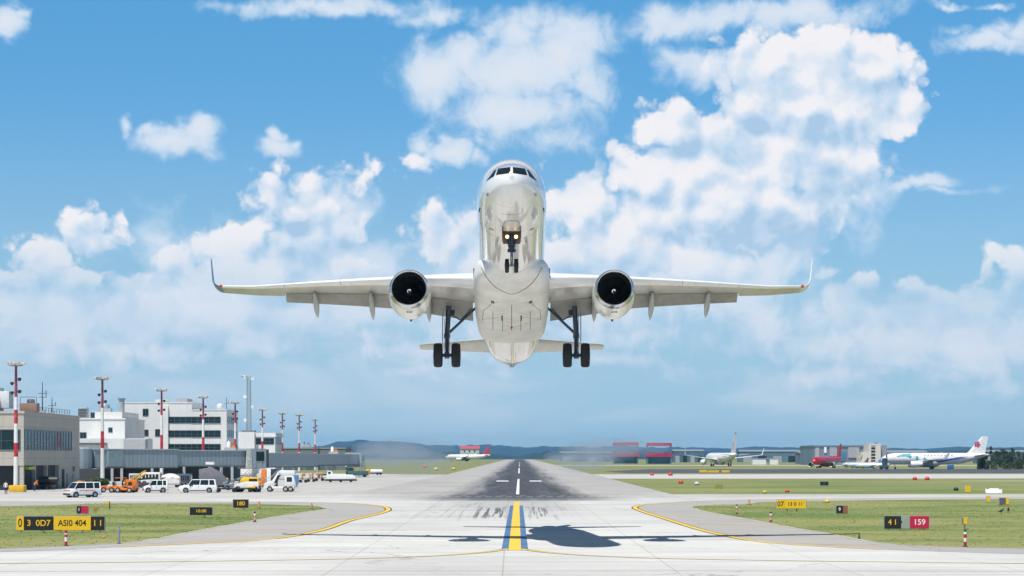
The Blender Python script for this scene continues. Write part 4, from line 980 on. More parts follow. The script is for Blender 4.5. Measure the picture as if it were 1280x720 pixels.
# --- lattice radio tower
lt = thing('lattice_tower', 'tall grey steel lattice radio tower with antennas behind the office block', 'tower', (gx(311, 720), 720, 0))
hT = gz(471, 720); m = MB(); hw = lambda z: .72 - .2*z/hT
for sx, sy in ((1,1),(1,-1),(-1,1),(-1,-1)): m.tube((sx*hw(0), sy*hw(0), 0), (sx*hw(hT), sy*hw(hT), hT), .085, .07, 6)
k = 0; z = 0
while z < hT - 1.1:
    z2 = z + 1.1
    for (ax, ay, bx, by) in ((1,1,1,-1),(1,-1,-1,-1),(-1,-1,-1,1),(-1,1,1,1)):
        m.tube((ax*hw(z), ay*hw(z), z), (bx*hw(z2), by*hw(z2), z2), .085, .085, 5); m.tube((ax*hw(z2), ay*hw(z2), z2), (bx*hw(z2), by*hw(z2), z2), .05, .05, 5)
    z = z2
m.build('lattice', mat('galvanised', (.36, .40, .42), .5, metal=.3), lt)
MB().box(-2, 2, -2, 2, gz(545, 720)-1, gz(538, 720)).build('tower_cabin', mat('cabin_grey', (.22, .26, .28), .6), lt)
for sx, zz in ((-1.2, hT), (.9, hT-.6), (-.9, hT-6), (.9, hT-9), (-.8, hT-13)):
    MB().lathe([(-.25, .1), (0, .55), (.06, .55)], (sx*1.2, -.4, zz), (sx*.3, -1, 0), 12, True, True).build('dish', M_white, lt, smooth=40)
MB().box(-2.2, -.4, -.5, .5, hT-.1, hT+.15).build('platform', M_steel, lt)
rooftop('antenna_mast', 'slim dark antenna on the right end of the office block roof', gx(283, 612), 612, zr+.3, mastfn(3.4, 1))

# ================================================================== LIGHT MASTS
def band_mat(name, first, wband, cut):
    m, t, b, co = custom(name); z = t.xyz(co)[2]
    f = t.math('FRACT', t.math('DIVIDE', t.math('SUBTRACT', z, first), wband*2)); k = t.math('MULTIPLY', t.math('LESS_THAN', f, .42), t.math('GREATER_THAN', z, first))
    n = t.noise(co, 1.5, 4, .6)
    c = t.mix(k, (.78, .77, .75, 1), (.50, .02, .035, 1)); c = t.mix(t.math('GREATER_THAN', z, cut), c, (.30, .05, .085, 1))
    c = t.mix(t.math('MULTIPLY', t.ss(n, .5, .7), .3), c, (.42, .38, .35, 1))
    t.l.new(c, b.inputs['Base Color']); b.inputs['Roughness'].default_value = .45; return m
M_mast = [band_mat('mast_bands', 4.9, 2.3, 13.2), band_mat('mast_bands_short', 6.3, 3.3, 13.6)]
def light_mast(px, base, top, label, first):
    Y = gy(base) if base else None
    if not base: Y = F*13.0/(HZ-top)
    t = thing('floodlight_mast', label, 'light mast', (gx(px, Y), Y, 0), 0, 'red and white floodlight masts beside the apron')
    h = 18.0
    MB().tube((0, 0, 0), (0, 0, h*.7), .36, .24, 16).tube((0, 0, h*.7), (0, 0, h-.3), .23, .17, 14).build('pole', M_mast[0 if first else 1], t, smooth=40)
    MB().lathe([(0, .5), (.25, .5), (.3, .38)], (0, 0, 0), (0, 0, 1), 16, True, True).build('base', M_grey, t)
    MB().lathe([(0, .4), (.1, .95), (.2, .95)], (0, 0, h-.55), (0, 0, 1), 16, True, True).build('lamp_ring', M_steel, t, smooth=40)
    for k in range(6):
        a = k*math.pi/3 + px*.1; d = Vector((math.cos(a), math.sin(a), 0))
        c = d*1.05 + Vector((0, 0, h - .15))
        lm = MB().lathe([(-.20, .12), (0, .36), (.14, .38)], c, d + Vector((0, 0, -1.1)), 12, True, False).build('floodlight', mat('lamp_shell', (.46, .44, .38), .4, metal=.2), t, smooth=40)
        MB().lathe([(.10, .35), (.12, .35)], c, d + Vector((0, 0, -1.1)), 12, True, True).build('lens', mat('lamp_lens', (.7, .7, .68), .15), lm)
    for zz, s in ((h-2.3, 1), (h-2.9, -1), (h-4.0, 1), (h-4.2, -1)):
        MB().lathe([(-.2, .12), (.15, .28)], (s*.48, -.1, zz), (s*.5, -.8, -.5), 10, True, True).build('spot_lamp', M_dark, t, smooth=40)
        MB().tube((0, 0, zz), (s*.45, -.05, zz), .05).build('bracket', mat('mast_maroon', (.30, .05, .085), .5), t)
    return t
descs = ['red and white banded floodlight mast standing on a yellow block by the tan terminal', 'red and white floodlight mast before the grey jet bridge at the tan terminal corner',
 'thin red and white floodlight mast before the plain white office wall', 'red and white floodlight mast before the ribbon windows of the office block', 'red and white floodlight mast at the right corner of the office block',
 'red and white floodlight mast just right of the lattice tower', 'first of three slim floodlight masts standing against open sky past the lattice tower', 'middle one of three slim floodlight masts against open sky past the lattice tower', 'farthest slim floodlight mast, shortest of all against the sky near the hills']
for (px, b, tp), d in zip(((20, 615, 452), (128, 608, 471), (202, 0, 486), (254, 0, 495), (294, 0, 502), (328, 0, 511), (353, 0, 516), (374, 0, 518), (394, 0, 524)), descs):
    light_mast(px, b, tp, d, px == 20)
yb = thing('mast_guard', 'yellow concrete guard block around the foot of the leftmost mast', 'guard block', (gx(20, 331.6), 332.6, 0))
MB().box(-1.05, 1.05, -.9, -.58, 0, .95).build('front_block', M_yellow, yb, bevel=.08); MB().box(-1.05, 1.05, .6, 1.0, 0, .95).build('rear_block', M_yellow, yb, bevel=.08)
MB().box(-1.06, -.62, -.575, .595, 0, .85).build('side_block', M_yellow, yb, bevel=.05); MB().box(.62, 1.06, -.575, .595, 0, .85).build('side_block', M_yellow, yb, bevel=.05)

# ================================================================== JET BRIDGES
def bridge(label, p0, p1, z0, z1, cab, mats, w=3.2, support=.62, pale=False):
    p0 = Vector((*p0, 0)); p1 = Vector((*p1, 0)); L = (p1-p0).length; rz = math.atan2(p1.y-p0.y, p1.x-p0.x)
    t = thing('jet_bridge', label, 'jet bridge', p0, rz)
    a = L*.52
    MB().box(2.0, a, -w/2, w/2, z0, z1).build('tunnel', mats[0], t)
    MB().box(a+.002, L-2.0, -w/2+.25, w/2-.25, z0+.25, z1-.2).build('inner_tunnel', mats[0], t)
    MB().box(1.9, a+.1, -w/2-.12, w/2+.12, z1, z1+.14).box(a+.102, L-1.9, -w/2+.1, w/2-.1, z1-.19, z1-.06).build('roof', mat('bridge_roof', (.52, .54, .54), .6), t)
    MB().box(1.9, a+.1, -w/2-.1, w/2+.1, z0-.16, z0-.002).box(a+.102, L-1.9, -w/2+.1, w/2-.1, z0+.09, z0+.248).build('floor_beam', mat('beam_brown', (.11, .10, .09), .6), t)
    MB().lathe([(z0-.2, 2.2), (z1+.1, 2.2), (z1+.4, 1.8)], (0, 0, 0), (0, 0, 1), 20, True, True).build('rotunda', M_bridgelt if pale else mats[0], t, smooth=30)
    MB().tube((0, 0, 0), (0, 0, z0-.2), .55, .45, 14).build('pillar', M_grey, t)
    # drive column with wheels
    sx = L*support + 3
    dc = MB()
    for s in (-1, 1): dc.box(sx-.22, sx+.22, s*1.5-.2, s*1.5+.2, .9, z0)
    dc.box(sx-.3, sx+.3, -1.9, 1.9, .55, .95).build('drive_column', M_grey, t)
    for s in (-1, 1): MB().lathe([(-.2, .3), (-.2, .48), (-.1, .52), (.1, .52), (.2, .48), (.2, .3)], (sx, s*1.1, .52), (0, 1, 0), 18, True, True).build('wheel', M_rubber, t, smooth=40)
    # cabin at the head
    c = MB().prism([(L-2.0, -w/2-.4), (L+1.6, -w/2-.4), (L+2.6, 0), (L+1.6, w/2+.4), (L-2.0, w/2+.4)], 'z', z0-.35, z1+.25).build('cabin', M_bridgelt, t)
    MB().box(L-.8, L+1.1, -w/2-.46, -w/2-.401, z0+1.1, z1-.35).build('cabin_window', M_wglass, c)
    MB().prism([(L+1.62, -w/2-.2), (L+2.5, -w/2-.1), (L+3.2, 0), (L+2.5, w/2+.1), (L+1.62, w/2+.2)], 'z', z0-.2, z1+.1).build('bellows', mat('bellows_dark', (.10, .10, .11), .7), c)
    st = MB()   # service stair down to the apron
    n = 11
    for k in range(n): u = k/n; st.box(L-1.2-.32*k, L-.9-.32*k, -w/2-1.5, -w/2-.5, (z0-.35)*(1-u)-.06, (z0-.35)*(1-u))
    for s in (-1.5, -.5):
        st.tube((L-.9, -w/2+s, z0-.4), (L-.9-.32*n, -w/2+s, .1), .06, .06, 6); st.tube((L-.9, -w/2+s, z0+.7), (L-.9-.32*n, -w/2+s, 1.15), .035, .035, 6)
        for k in (0, 4, 8, 10): u = k/n; st.tube((L-.9-.32*k, -w/2+s, (z0-.35)*(1-u)), (L-.9-.32*k, -w/2+s, (z0-.35)*(1-u)+1.1), .03, .03, 6)
    st.build('stair', M_alu, t)
    return t, L
b1, L1 = bridge('long grey ribbed jet bridge reaching out from the tan terminal', (gx(100, 424), 424), (gx(316, 452), 452), 2.95, 6.15, 1, (M_bridge,), support=.70)
b2, L2 = bridge('grey jet bridge whose tunnel recedes behind the white stair truck', (gx(318, 500), 500), (gx(444, 575), 575), 2.7, 5.55, 1, (M_bridge,), pale=True, support=.62)
MB().box(4.5, 7.5, -2.4, -1.61, 3.2, 6.0).build('glazed_porch', mat('porch_glass', (.22, .30, .33), .2), b1)
MB().box(-2.6, 2.4, -3.4, 3.4, 0, 2.74).build('pier_base', mat('pier_dark', (.10, .10, .10), .8), b1)
def beacon(t): MB().box(-1.1, 1.1, -.6, .6, 0, .5).build('base', M_grey, t); MB().lathe([(0, .4), (.9, .35), (1.2, .1)], (-.3, 0, .5), (0, 0, 1), 12, True, True).build('lamp', M_white, t, smooth=40); MB().box(.2, .9, -.4, .4, .5, 1.0).build('box', M_orange, t)
rooftop('rooftop_unit', 'white lamp housing on the roof of the farther jet bridge', gx(417, 556), 556, 5.50, beacon)
rooftop('rooftop_unit', 'orange and white lamp box on the roof of the nearer jet bridge', gx(288, 448), 448, 6.1, beacon)
# graffiti-like white service panel hung on the cabin of the near bridge
MB().prism([(L1-3.4, 2.7), (L1-1.9, 2.7), (L1-2.2, 6.0), (L1-3.1, 6.0)], 'y', -2.16, -2.02).build('service_panel', mat('panel_cream', (.66, .63, .56), .5, var=.3, scale=2.5), b1)
# pier under the near bridge: dark ground floor behind it
gb = thing('ground_store', 'dark open ground-floor store beneath the long ribbed jet bridge', 'building', (gx(170, 470), 476, 0))
part(MB().box(gx(108, 470), gx(292, 470), 472, 482, 2.9, 3.4), 'roof', M_roof, gb)
part(MB().box(gx(108, 470), gx(292, 470), 481, 482, 0, 2.898), 'wall', mat('store_blue', (.12, .15, .17), .7), gb)
for px in (110, 122, 140, 152, 190, 230, 262, 290): part(MB().box(gx(px, 472)-.25, gx(px, 472)+.25, 472, 472.5, 0, 2.898), 'column', M_grey, gb)
part(MB().box(gx(126, 475), gx(150, 475), 476, 480.9, .02, 2.8), 'shutter', M_void, gb)

# ================================================================== VEHICLES
def car(name, label, cat, loc_, rz, L, W_, Ht, nose=.24, tail=.04, body=None, wheel_r=.33, group=None, belt=.58, slope=.10, wb=(.19, .80), stripes=None, bottom=.22):
    """x runs from nose (0) to tail (L)"""
    body = body or M_white
    t = thing(name, label, cat, loc_, rz, group)
    zb = Ht*belt; hoodz = zb*.93; nx = nose*L
    side = [(0.05, bottom+.12), (.0, bottom+.35), (.06, hoodz-.16), (.25, hoodz-.04), (nx, zb), (L-.06, zb), (L, zb-.25), (L-.02, bottom+.1), (L-.15, bottom), (.2, bottom)]
    X = lambda v: v - L/2
    arch = []
    rings = []
    ys = [-W_/2, -W_/2+.07, W_/2-.07, W_/2]
    for y, k in ((-W_/2, .94), (-W_/2+.06, 1.), (W_/2-.06, 1.), (W_/2, .94)):
        rings.append([Vector((X(p)*(.985 if k < 1 else 1), y, bottom + (q-bottom)*(.985 if k < 1 else 1))) for p, q in side])
    bd = MB().loft(rings).build('body', body, t, bevel=.03)
    # greenhouse: dark glass with body-coloured roof and pillars
    r0, r1 = nx + (Ht-zb)*.75, L*(1-tail) - slope*(Ht-zb)
    b0, b1 = nx + .03, L*(1-tail)
    ti = .16
    def gh(x0, x1, xr0, xr1, wi0, wi1, z0, z1): 
        return [[Vector((X(x0), -wi0, z0)), Vector((X(x1), -wi0, z0)), Vector((X(x1), wi0, z0)), Vector((X(x0), wi0, z0))], [Vector((X(xr0), -wi1, z1)), Vector((X(xr1), -wi1, z1)), Vector((X(xr1), wi1, z1)), Vector((X(xr0), wi1, z1))]]
    wl, wt = W_/2-.05, W_/2-.05-ti
    MB().loft(gh(b0, b1, r0, r1, wl, wt, zb-.02, Ht-.07)).build('window', M_glass, bd)
    MB().loft(gh(r0-.05, r1+.04, r0+.08, r1-.08, wt+.025, wt-.08, Ht-.075, Ht)).build('roof', body, t, bevel=.02)
    pm = MB()
    def pil(u0, u1, wd):
        for s in (-1, 1):
            a = Vector((X(u0), s*(wl+.012), zb-.01)); b = Vector((X(u1), s*(wt+.012), Ht-.06))
            pm.loft([[a+Vector((-wd, -.02, 0)), a+Vector((wd, -.02, 0)), a+Vector((wd, .02, 0)), a+Vector((-wd, .02, 0))], [b+Vector((-wd, -.02, 0)), b+Vector((wd, -.02, 0)), b+Vector((wd, .02, 0)), b+Vector((-wd, .02, 0))]])
    pil(b0+.02, r0+.0, .04); m1 = b0 + (b1-b0)*.42; pil(m1, m1+.08, .05); pil(b0 + (b1-b0)*.74, b0 + (b1-b0)*.74, .06); pil(b1-.09, r1-.05, .09)
    pm.build('pillar', body, bd)
    for u in wb:
        for s in (-1, 1):
            c = (X(u*L), s*(W_/2-.10), wheel_r)
            MB().tube((X(u*L), s*(W_/2-.28), wheel_r*1.02), (X(u*L), s*(W_/2+.006), wheel_r*1.02), wheel_r*1.18, wheel_r*1.18, 20).build('wheel_arch', M_black, bd)
            w = MB().lathe([(-.10, wheel_r*.6), (-.10, wheel_r*.92), (-.06, wheel_r), (.06, wheel_r), (.10, wheel_r*.92), (.10, wheel_r*.6)], (c[0], c[1]+s*.02, c[2]), (0, s, 0), 20, True, True).build('wheel', M_rubber, t, smooth=40)
            MB().lathe([(.104, wheel_r*.62), (.115, wheel_r*.5), (.108, wheel_r*.15), (.13, .01)], (c[0], c[1]+s*.02, c[2]), (0, s, 0), 16, True, False).build('rim', M_steel, w, smooth=40)
    for s in (-1, 1):
        MB().cbox((X(.07), s*(W_/2-.24), zb*.72), (.14, .34, .16)).build('headlight', mat('lens_clear', (.65, .66, .66), .1, coat=1), bd, bevel=.02)
        MB().cbox((X(L-.02), s*(W_/2-.13), zb*.82), (.07, .18, .30)).build('tail_light', mat('lens_red', (.45, .02, .02), .15, coat=1), bd)
        MB().cbox((X(nx+.28), s*(W_/2+.08), zb+.06), (.12, .18, .14)).build('mirror', M_black, bd)
        MB().cbox((X(L*.52), s*(W_/2+.004), zb*.78), (.2, .03, .03)).build('door_handle', M_black, bd)
        MB().cbox((X(L*.5), s*(W_/2-.02), bottom+.05), (L*.44, .07, .12)).build('sill_trim', M_dark, bd)
        pl = MB()
        for u in (.31, .52, .72): pl.cbox((X(u*L), s*(W_/2+.0), (zb+bottom)/2+.08), (.015, .012, zb-bottom-.3))
        pl.build('door_gap', M_seam, bd)
    MB().cbox((X(.03), 0, bottom+.18), (.16, W_*.96, .2)).build('bumper', M_dark, t, bevel=.03); MB().cbox((X(L-.03), 0, bottom+.18), (.16, W_*.96, .2)).build('bumper', M_dark, t, bevel=.03)
    if stripes:
        for s in (-1, 1):
            MB().cbox((X(L*.55), s*(W_/2+.006), zb*.80), (L*.5, .012, .10)).build('side_stripe', stripes, bd)
        MB().cbox((X(.10), 0, zb*.8), (.2, W_*.9, .12)).build('nose_stripe', stripes, bd)
    return t
VW = 'white cars on the apron'
car('minibus', 'white boxy van with orange stripes and roof light beside the tan terminal', 'van', (gx(101, gy(622.0)), gy(622.0)+1.0, .02), R(38), 4.2, 1.8, 1.85, nose=.13, tail=.01, slope=.05, stripes=M_orange, group=VW)
hv = [o for o in bpy.data.objects if o.name == 'minibus'][0]
MB().box(-.4, .1, -.5, .5, 1.86, 1.98).build('light_bar', mat('bar_orange', (.8, .30, .04), .2), hv)
car('small_van', 'small white high-roofed hatchback between the orange tractors and the estate car', 'car', (gx(193, gy(616)), gy(616)+.8, .02), R(14), 3.3, 1.65, 1.72, nose=.20, tail=.02, slope=.10, group=VW)
car('estate_car', 'long white estate car with a black door badge parked by the apron', 'car', (gx(246.5, gy(616)), gy(616)+.9, .02), R(4), 5.2, 1.85, 1.80, nose=.24, tail=.02, slope=.25, group=VW)
ec = bpy.data.objects['estate_car']; MB().cbox((-.85, -.935, .95), (.42, .02, .16)).build('door_badge', M_black, ec)
# windowed bus and vans parked beneath the bridge
def bus(label, px0, px1, base, top, m, name='airport_bus', cat='bus', w=2.6, win=M_glass):
    Y = gy(base); x0, x1 = gx(px0, Y), gx(px1, Y); h = gz(top, Y); L = x1-x0
    t = thing(name, label, cat, ((x0+x1)/2, Y+w/2, .02))
    b = MB().box(-L/2, L/2, -w/2, w/2, .35, h).build('body', m, t, bevel=.10)
    MB().box(-L/2+.25, L/2-.25, -w/2-.02, w/2+.02, h*.48, h*.86).build('window', win, b)
    MB().box(-L/2-.02, L/2+.02, -w/2+.15, w/2-.15, h*.45, h*.86).build('windscreen', win, b)
    pm = MB()
    for k in range(1, 5): pm.box(-L/2+.25+(L-.5)*k/5-.06, -L/2+.25+(L-.5)*k/5+.06, -w/2-.03, -w/2-.005, h*.47, h*.87)
    pm.build('pillar', m, b)
    for x in (-L*.32, L*.30):
        for s in (-1, 1):
            wv = MB().lathe([(-.14, .28), (-.14, .42), (.14, .42), (.14, .28)], (x, s*(w/2-.12), .43), (0, s, 0), 16, True, True).build('wheel', M_rubber, t, smooth=40)
            MB().lathe([(.145, .25), (.15, .02)], (x, s*(w/2-.12), .43), (0, s, 0), 12).build('rim', M_steel, wv)
    return t
bus('white apron bus with dark windows parked under the ribbed jet bridge', 176, 200, 607.5, 590.5, M_white)
bus('pale van half hidden left of the apron bus under the jet bridge', 161, 175, 607, 592, mat('van_grey', (.50, .53, .54), .4), 'parked_van', 'van', 2.0)
bus('dark blue-grey van parked right of the covered load under the bridge', 221, 238, 608.5, 592.5, mat('van_dark', (.08, .11, .14), .4), 'parked_van', 'van', 2.2)
# covered load on a trailer
def baggage_load(label, px0, px1, base, top, cover, goods, name='baggage_trailer'):
    Y = gy(base); x0, x1 = gx(px0, Y), gx(px1, Y); L = x1-x0; h = gz(top, Y)
    t = thing(name, label, 'trailer', ((x0+x1)/2, Y+1, .02))
    MB().box(-L/2, L/2, -.9, .9, .42, .62).build('deck', M_grey, t, bevel=.02)
    for x in (-L*.35, L*.35):
        for s in (-1, 1): MB().lathe([(-.1, .2), (-.1, .3), (.1, .3), (.1, .2)], (x, s*.75, .3), (0, s, 0), 14, True, True).build('wheel', M_rubber, t, smooth=40)
    if cover:
        rg = []
        for k in range(9):
            u = k/8; hh = (h-.7)*(.45 + .55*math.sin(math.pi*(.12+.8*u))**.6)
            rg.append([Vector((-L/2 + L*u, .88*math.cos(a), .64 + hh*max(0, math.sin(a))**.7)) for a in [math.pi*i/10 for i in range(11)]])
        MB().loft(rg, True, True).build('cover', cover, t, smooth=50)
    for k in range(goods[0]):
        w_ = random.uniform(.5, .9); hh = random.uniform(.3, .6); x = -L/2+.4 + (L-.8)*(k % max(1, goods[0]//2))/max(1, goods[0]//2-1); lay = k // max(1, goods[0]//2)
        MB().cbox((x, -.45 if cover else random.uniform(-.4, .4), .64 + lay*.5 + hh/2), (w_, .7, hh), random.uniform(-.2, .2)).build('suitcase', random.choice(goods[1]), t, bevel=.05)
    return t
M_br = mat('bag_brown', (.22, .10, .06), .7); M_tanb = mat('bag_tan', (.42, .26, .16), .7); M_or2 = mat('bag_orange', (.62, .25, .10), .6)
baggage_load('trailer of brown bags under a pale grey cover beneath the ribbed bridge', 201, 224, 609.5, 591.5, mat('tarpaulin', (.62, .60, .60), .5), (8, [M_br, M_tanb]))
def cart_row(label, px0, px1, base, h, goods, n):
    Y = gy(base)
    t = thing('baggage_cart', label, 'baggage cart', (gx((px0+px1)/2, Y), Y+1, .02)); L = gx(px1, Y)-gx(px0, Y)
    MB().box(-L/2, L/2, -.8, .8, .4, .55).build('deck', M_grey, t)
    for x in (-L*.38, L*.38):
        for s in (-1, 1): MB().lathe([(-.1, .2), (-.1, .29), (.1, .29), (.1, .2)], (x, s*.7, .29), (0, s, 0), 12, True, True).build('wheel', M_rubber, t, smooth=40)
    for k in range(n):
        MB().cbox((-L/2+.4+(L-.8)*(k % (n//2))/(n//2-1), random.uniform(-.3, .3), .57+(k//(n//2))*(h*.5)+h*.22), (L/(n//2)*.85, .8, h*.43), random.uniform(-.25, .25)).build('suitcase', random.choice(goods), t, bevel=.06)
    return t
GO = [M_or2, mat('bag_peach', (.62, .36, .24), .6), mat('bag_pale', (.64, .52, .44), .6), M_or2]
for i, (a, b, base, lab) in enumerate(((374, 383, 603.5, 'baggage cart with orange and peach cases nearest the blue container'), (384, 393, 602.5, 'baggage cart of orange cases in the middle of the row of three'), (394, 404, 601.5, 'baggage cart with orange cases at the right end of the row of three'))):
    cart_row(lab, a, b, base, 1.25, GO, 10)['group'] = 'baggage carts beyond the blue container'
# orange baggage tractors
def tractor(label, px, base, rz, m=None, canopy=True, s=1.):
    Y = gy(base); t = thing('baggage_tractor', label, 'tractor', (gx(px, Y), Y+.7, .02), rz, 'orange tractors by the small white hatchback'); m = m or M_orange
    b = MB().prism([(-1.3, .35), (-1.35, .85), (-.35, .95), (-.2, .6), (.5, .6), (.6, .95), (1.25, .95), (1.3, .35)], 'y', -.6, .6).build('body', m, t, bevel=.04)
    MB().box(.55, .75, -.45, .45, .955, 1.45).box(.05, .56, -.45, .45, .61, .8).build('seat', M_black, t, bevel=.04)
    MB().lathe([(0, .20), (.03, .22), (.06, .20)], (-.28, 0, 1.08), (-.5, 0, 1), 14, True, True).build('steering_wheel', M_black, t)
    for x in (-.85, .85):
        for q in (-1, 1):
            w = MB().lathe([(-.12, .2), (-.12, .33), (-.06, .37), (.06, .37), (.12, .33), (.12, .2)], (x, q*.62, .37), (0, q, 0), 16, True, True).build('wheel', M_rubber, t, smooth=40)
            MB().lathe([(.125, .2), (.13, .02)], (x, q*.62, .37), (0, q, 0), 12).build('rim', M_grey, w)
    if canopy:
        f = MB()
        for x in (-.25, 1.1):
            for q in (-1, 1): f.tube((x, q*.52, .9), (x, q*.52, 1.95), .04, .04, 6)
        f.build('roll_frame', M_black, t); MB().box(-.4, 1.25, -.6, .6, 1.95, 2.03).build('canopy', m, t, bevel=.03)
    for q in (-1, 1): MB().lathe([(0, .09), (.05, .09)], (-1.36, q*.4, .68), (-1, 0, 0), 10, True, True).build('headlight', M_white, t)
    return t
tractor('small low orange tow tractor at the left end of the tractor row', 135, 615.8, R(20), canopy=False)
tractor('orange baggage tractor with a black roll frame and canopy, second in the row', 146, 616, R(10))
tractor('open orange tractor with black seat third in the row', 156, 616.2, R(-15), canopy=False)
oc = thing('baggage_container', 'bright orange box container on a low dolly among the tractors', 'container', (gx(163, gy(615.5)), gy(615.5)+.9, .02))
MB().box(-.85, .85, -.75, .75, .55, 1.75).build('box', M_orange, oc, bevel=.06); MB().box(-.95, .95, -.8, .8, .35, .54).build('dolly', M_dark, oc)
for x in (-.6, .6):
    for s in (-1, 1): MB().lathe([(-.08, .12), (-.08, .2), (.08, .2), (.08, .12)], (x, s*.7, .2), (0, s, 0), 12, True, True).build('wheel', M_rubber, oc)
dk = thing('belt_loader', 'dark purple-black belt loader behind the orange box container', 'belt loader', (gx(174, gy(613)), gy(613)+1.2, .02))
MB().box(-2.0, 2.0, -.8, .8, .4, 1.1).build('chassis', mat('loader_purple', (.05, .035, .06), .5), dk, bevel=.05)
MB().prism([(-2.6, 1.2), (2.4, 1.7), (2.4, 1.95), (-2.6, 1.45)], 'y', -.55, .55).build('belt', M_black, dk)
MB().box(-.9, .1, -.75, .0, 1.105, 1.2).build('cab_floor', M_black, dk)
for x in (-1.2, 1.2):
    for s in (-1, 1): MB().lathe([(-.12, .25), (-.12, .38), (.12, .38), (.12, .25)], (x, s*.78, .38), (0, s, 0), 14, True, True).build('wheel', M_rubber, dk, smooth=40)
yl = thing('loading_ramp', 'yellow lattice loading ramp behind the tractors under the bridge', 'ramp', (gx(169, gy(610)), gy(610)+.8, .02))
m = MB()
for s in (-.5, .5): m.tube((-1.6, s, .3), (1.5, s, 2.2), .09, .09, 6).tube((-1.6, s, .8), (1.5, s, 2.7), .07, .07, 6)
for k in range(7): u = k/6; m.tube((-1.6+3.1*u, -.5, .3+1.9*u), (-1.6+3.1*u, -.5, .8+1.9*u), .05, .05, 5)
m.build('frame', M_yellow, yl); MB().box(-1.2, 1.2, -.5, .5, .15, .45).build('base', M_dark, yl)
for x in (-.9, .9): MB().lathe([(-.6, .2), (.6, .2)], (x, 0, .2), (0, 1, 0), 12, True, True).build('wheel', M_rubber, yl)
# big grey covered stair, belt loader and yellow tug left of the stair truck
gs = thing('covered_stair', 'bulky dark grey covered passenger stair behind the estate car', 'passenger stair', (gx(266, gy(612)), gy(612)+2, .02))
MB().prism([(-2.2, .6), (1.8, .6), (2.2, 1.0), (1.2, 2.2), (-.2, 3.3), (-2.2, 3.0)], 'y', -1.1, 1.1).build('canopy', mat('stair_grey', (.16, .16, .175), .6), gs, bevel=.06)
MB().box(-2.3, 2.3, -1.0, 1.0, .3, .58).build('chassis', M_dark, gs)
MB().box(-1.2, 0, -1.0, 1.0, 3.7, 4.1).build('lamp_box', M_white, gs)
for x in (-1.6, 1.6):
    for s in (-1, 1): MB().lathe([(-.12, .2), (-.12, .33), (.12, .33), (.12, .2)], (x, s*.9, .33), (0, s, 0), 14, True, True).build('wheel', M_rubber, gs, smooth=40)
def person(label, px, base, vest, rz=0., bend=0.):
    Y = gy(base); t = bpy.data.objects.new('person', bpy.data.meshes.new('person'))
    J = {'p': (0,0,.95),'ch': (0,.01+bend*.35,1.30-bend*.08),'nk': (0,bend*.5,1.50-bend*.2),'hd': (0,bend*.58,1.60-bend*.22),'ht': (0,bend*.62,1.74-bend*.25),
         'sl': (-.19,bend*.42,1.42-bend*.15),'el': (-.25,.05+bend*.5,1.16-bend*.2),'hl': (-.22,-.12+bend*.6,.93-bend*.2),'sr': (.19,bend*.42,1.42-bend*.15),'er': (.25,.05+bend*.5,1.16-bend*.2),'hr': (.24,-.02+bend*.6,.90-bend*.2),
         'kl': (-.11,-.03,.50),'al': (-.12,.03,.09),'tl': (-.13,-.13,.04),'kr': (.11,.02,.50),'ar': (.13,.06,.09),'tr': (.14,-.10,.04),'hpl': (-.10,0,.88),'hpr': (.10,0,.88)}
    Rd = {'p': .15,'ch': .17,'nk': .065,'hd': .095,'ht': .08,'sl': .085,'el': .055,'hl': .04,'sr': .085,'er': .055,'hr': .04,'kl': .07,'al': .05,'tl': .04,'kr': .07,'ar': .05,'tr': .04,'hpl': .10,'hpr': .10}
    E_ = [('p','ch'),('ch','nk'),('nk','hd'),('hd','ht'),('ch','sl'),('sl','el'),('el','hl'),('ch','sr'),('sr','er'),('er','hr'),('p','hpl'),('hpl','kl'),('kl','al'),('al','tl'),('p','hpr'),('hpr','kr'),('kr','ar'),('ar','tr')]
    ks = list(J); me = bpy.data.meshes.new('person'); me.from_pydata([J[k] for k in ks], [(ks.index(a), ks.index(b)) for a, b in E_], [])
    o = bpy.data.objects.new('person', me); COL.objects.link(o)
    md = o.modifiers.new('skin', 'SKIN')
    for i, k in enumerate(ks): me.skin_vertices[0].data[i].radius = (Rd[k], Rd[k]); me.skin_vertices[0].data[i].use_root = (k == 'p')
    sd = o.modifiers.new('sub', 'SUBSURF'); sd.levels = 1; sd.render_levels = 1
    dg = bpy.context.evaluated_depsgraph_get(); m2 = bpy.data.meshes.new_from_object(o.evaluated_get(dg)); bpy.data.objects.remove(o)
    m2.shade_smooth()
    ob = bpy.data.objects.new('person', m2); COL.objects.link(ob); ob.location = (gx(px, Y), Y, .025); ob.rotation_euler = (0, 0, rz)
    m2.materials.clear()
    nm = 'clothes_' + vest
    if nm not in MATS:
        m, tt, b, co = custom(nm); z = tt.xyz(co)[2]; col = {'orange': (.75, .22, .03, 1), 'pale': (.62, .60, .56, 1), 'yellow': (.75, .62, .05, 1)}[vest]
        c = tt.mix(tt.math('GREATER_THAN', z, .92), (.03, .035, .06, 1), col); c = tt.mix(tt.math('GREATER_THAN', z, 1.50 - bend*.2), c, (.42, .25, .18, 1)); c = tt.mix(tt.math('GREATER_THAN', z, 1.68 - bend*.25), c, (.04, .03, .02, 1))
        tt.l.new(c, b.inputs['Base Color']); b.inputs['Roughness'].default_value = .8
    m2.materials.append(MATS[nm])
    return tag(ob, label, 'person')
person('person in pale clothes and dark trousers standing beside the yellow guard block', 7.6, 618.3, 'pale', R(30), .25)
person('person in an orange vest standing left of the white stair truck', 324.5, 615.5, 'orange', R(-40))
person('person in a yellow vest behind the dark dolly right of the estate car', 283.5, 610, 'yellow', R(20))
person('person bending in an orange top under the tan terminal', 43, 614.2, 'orange', R(-70), .7)
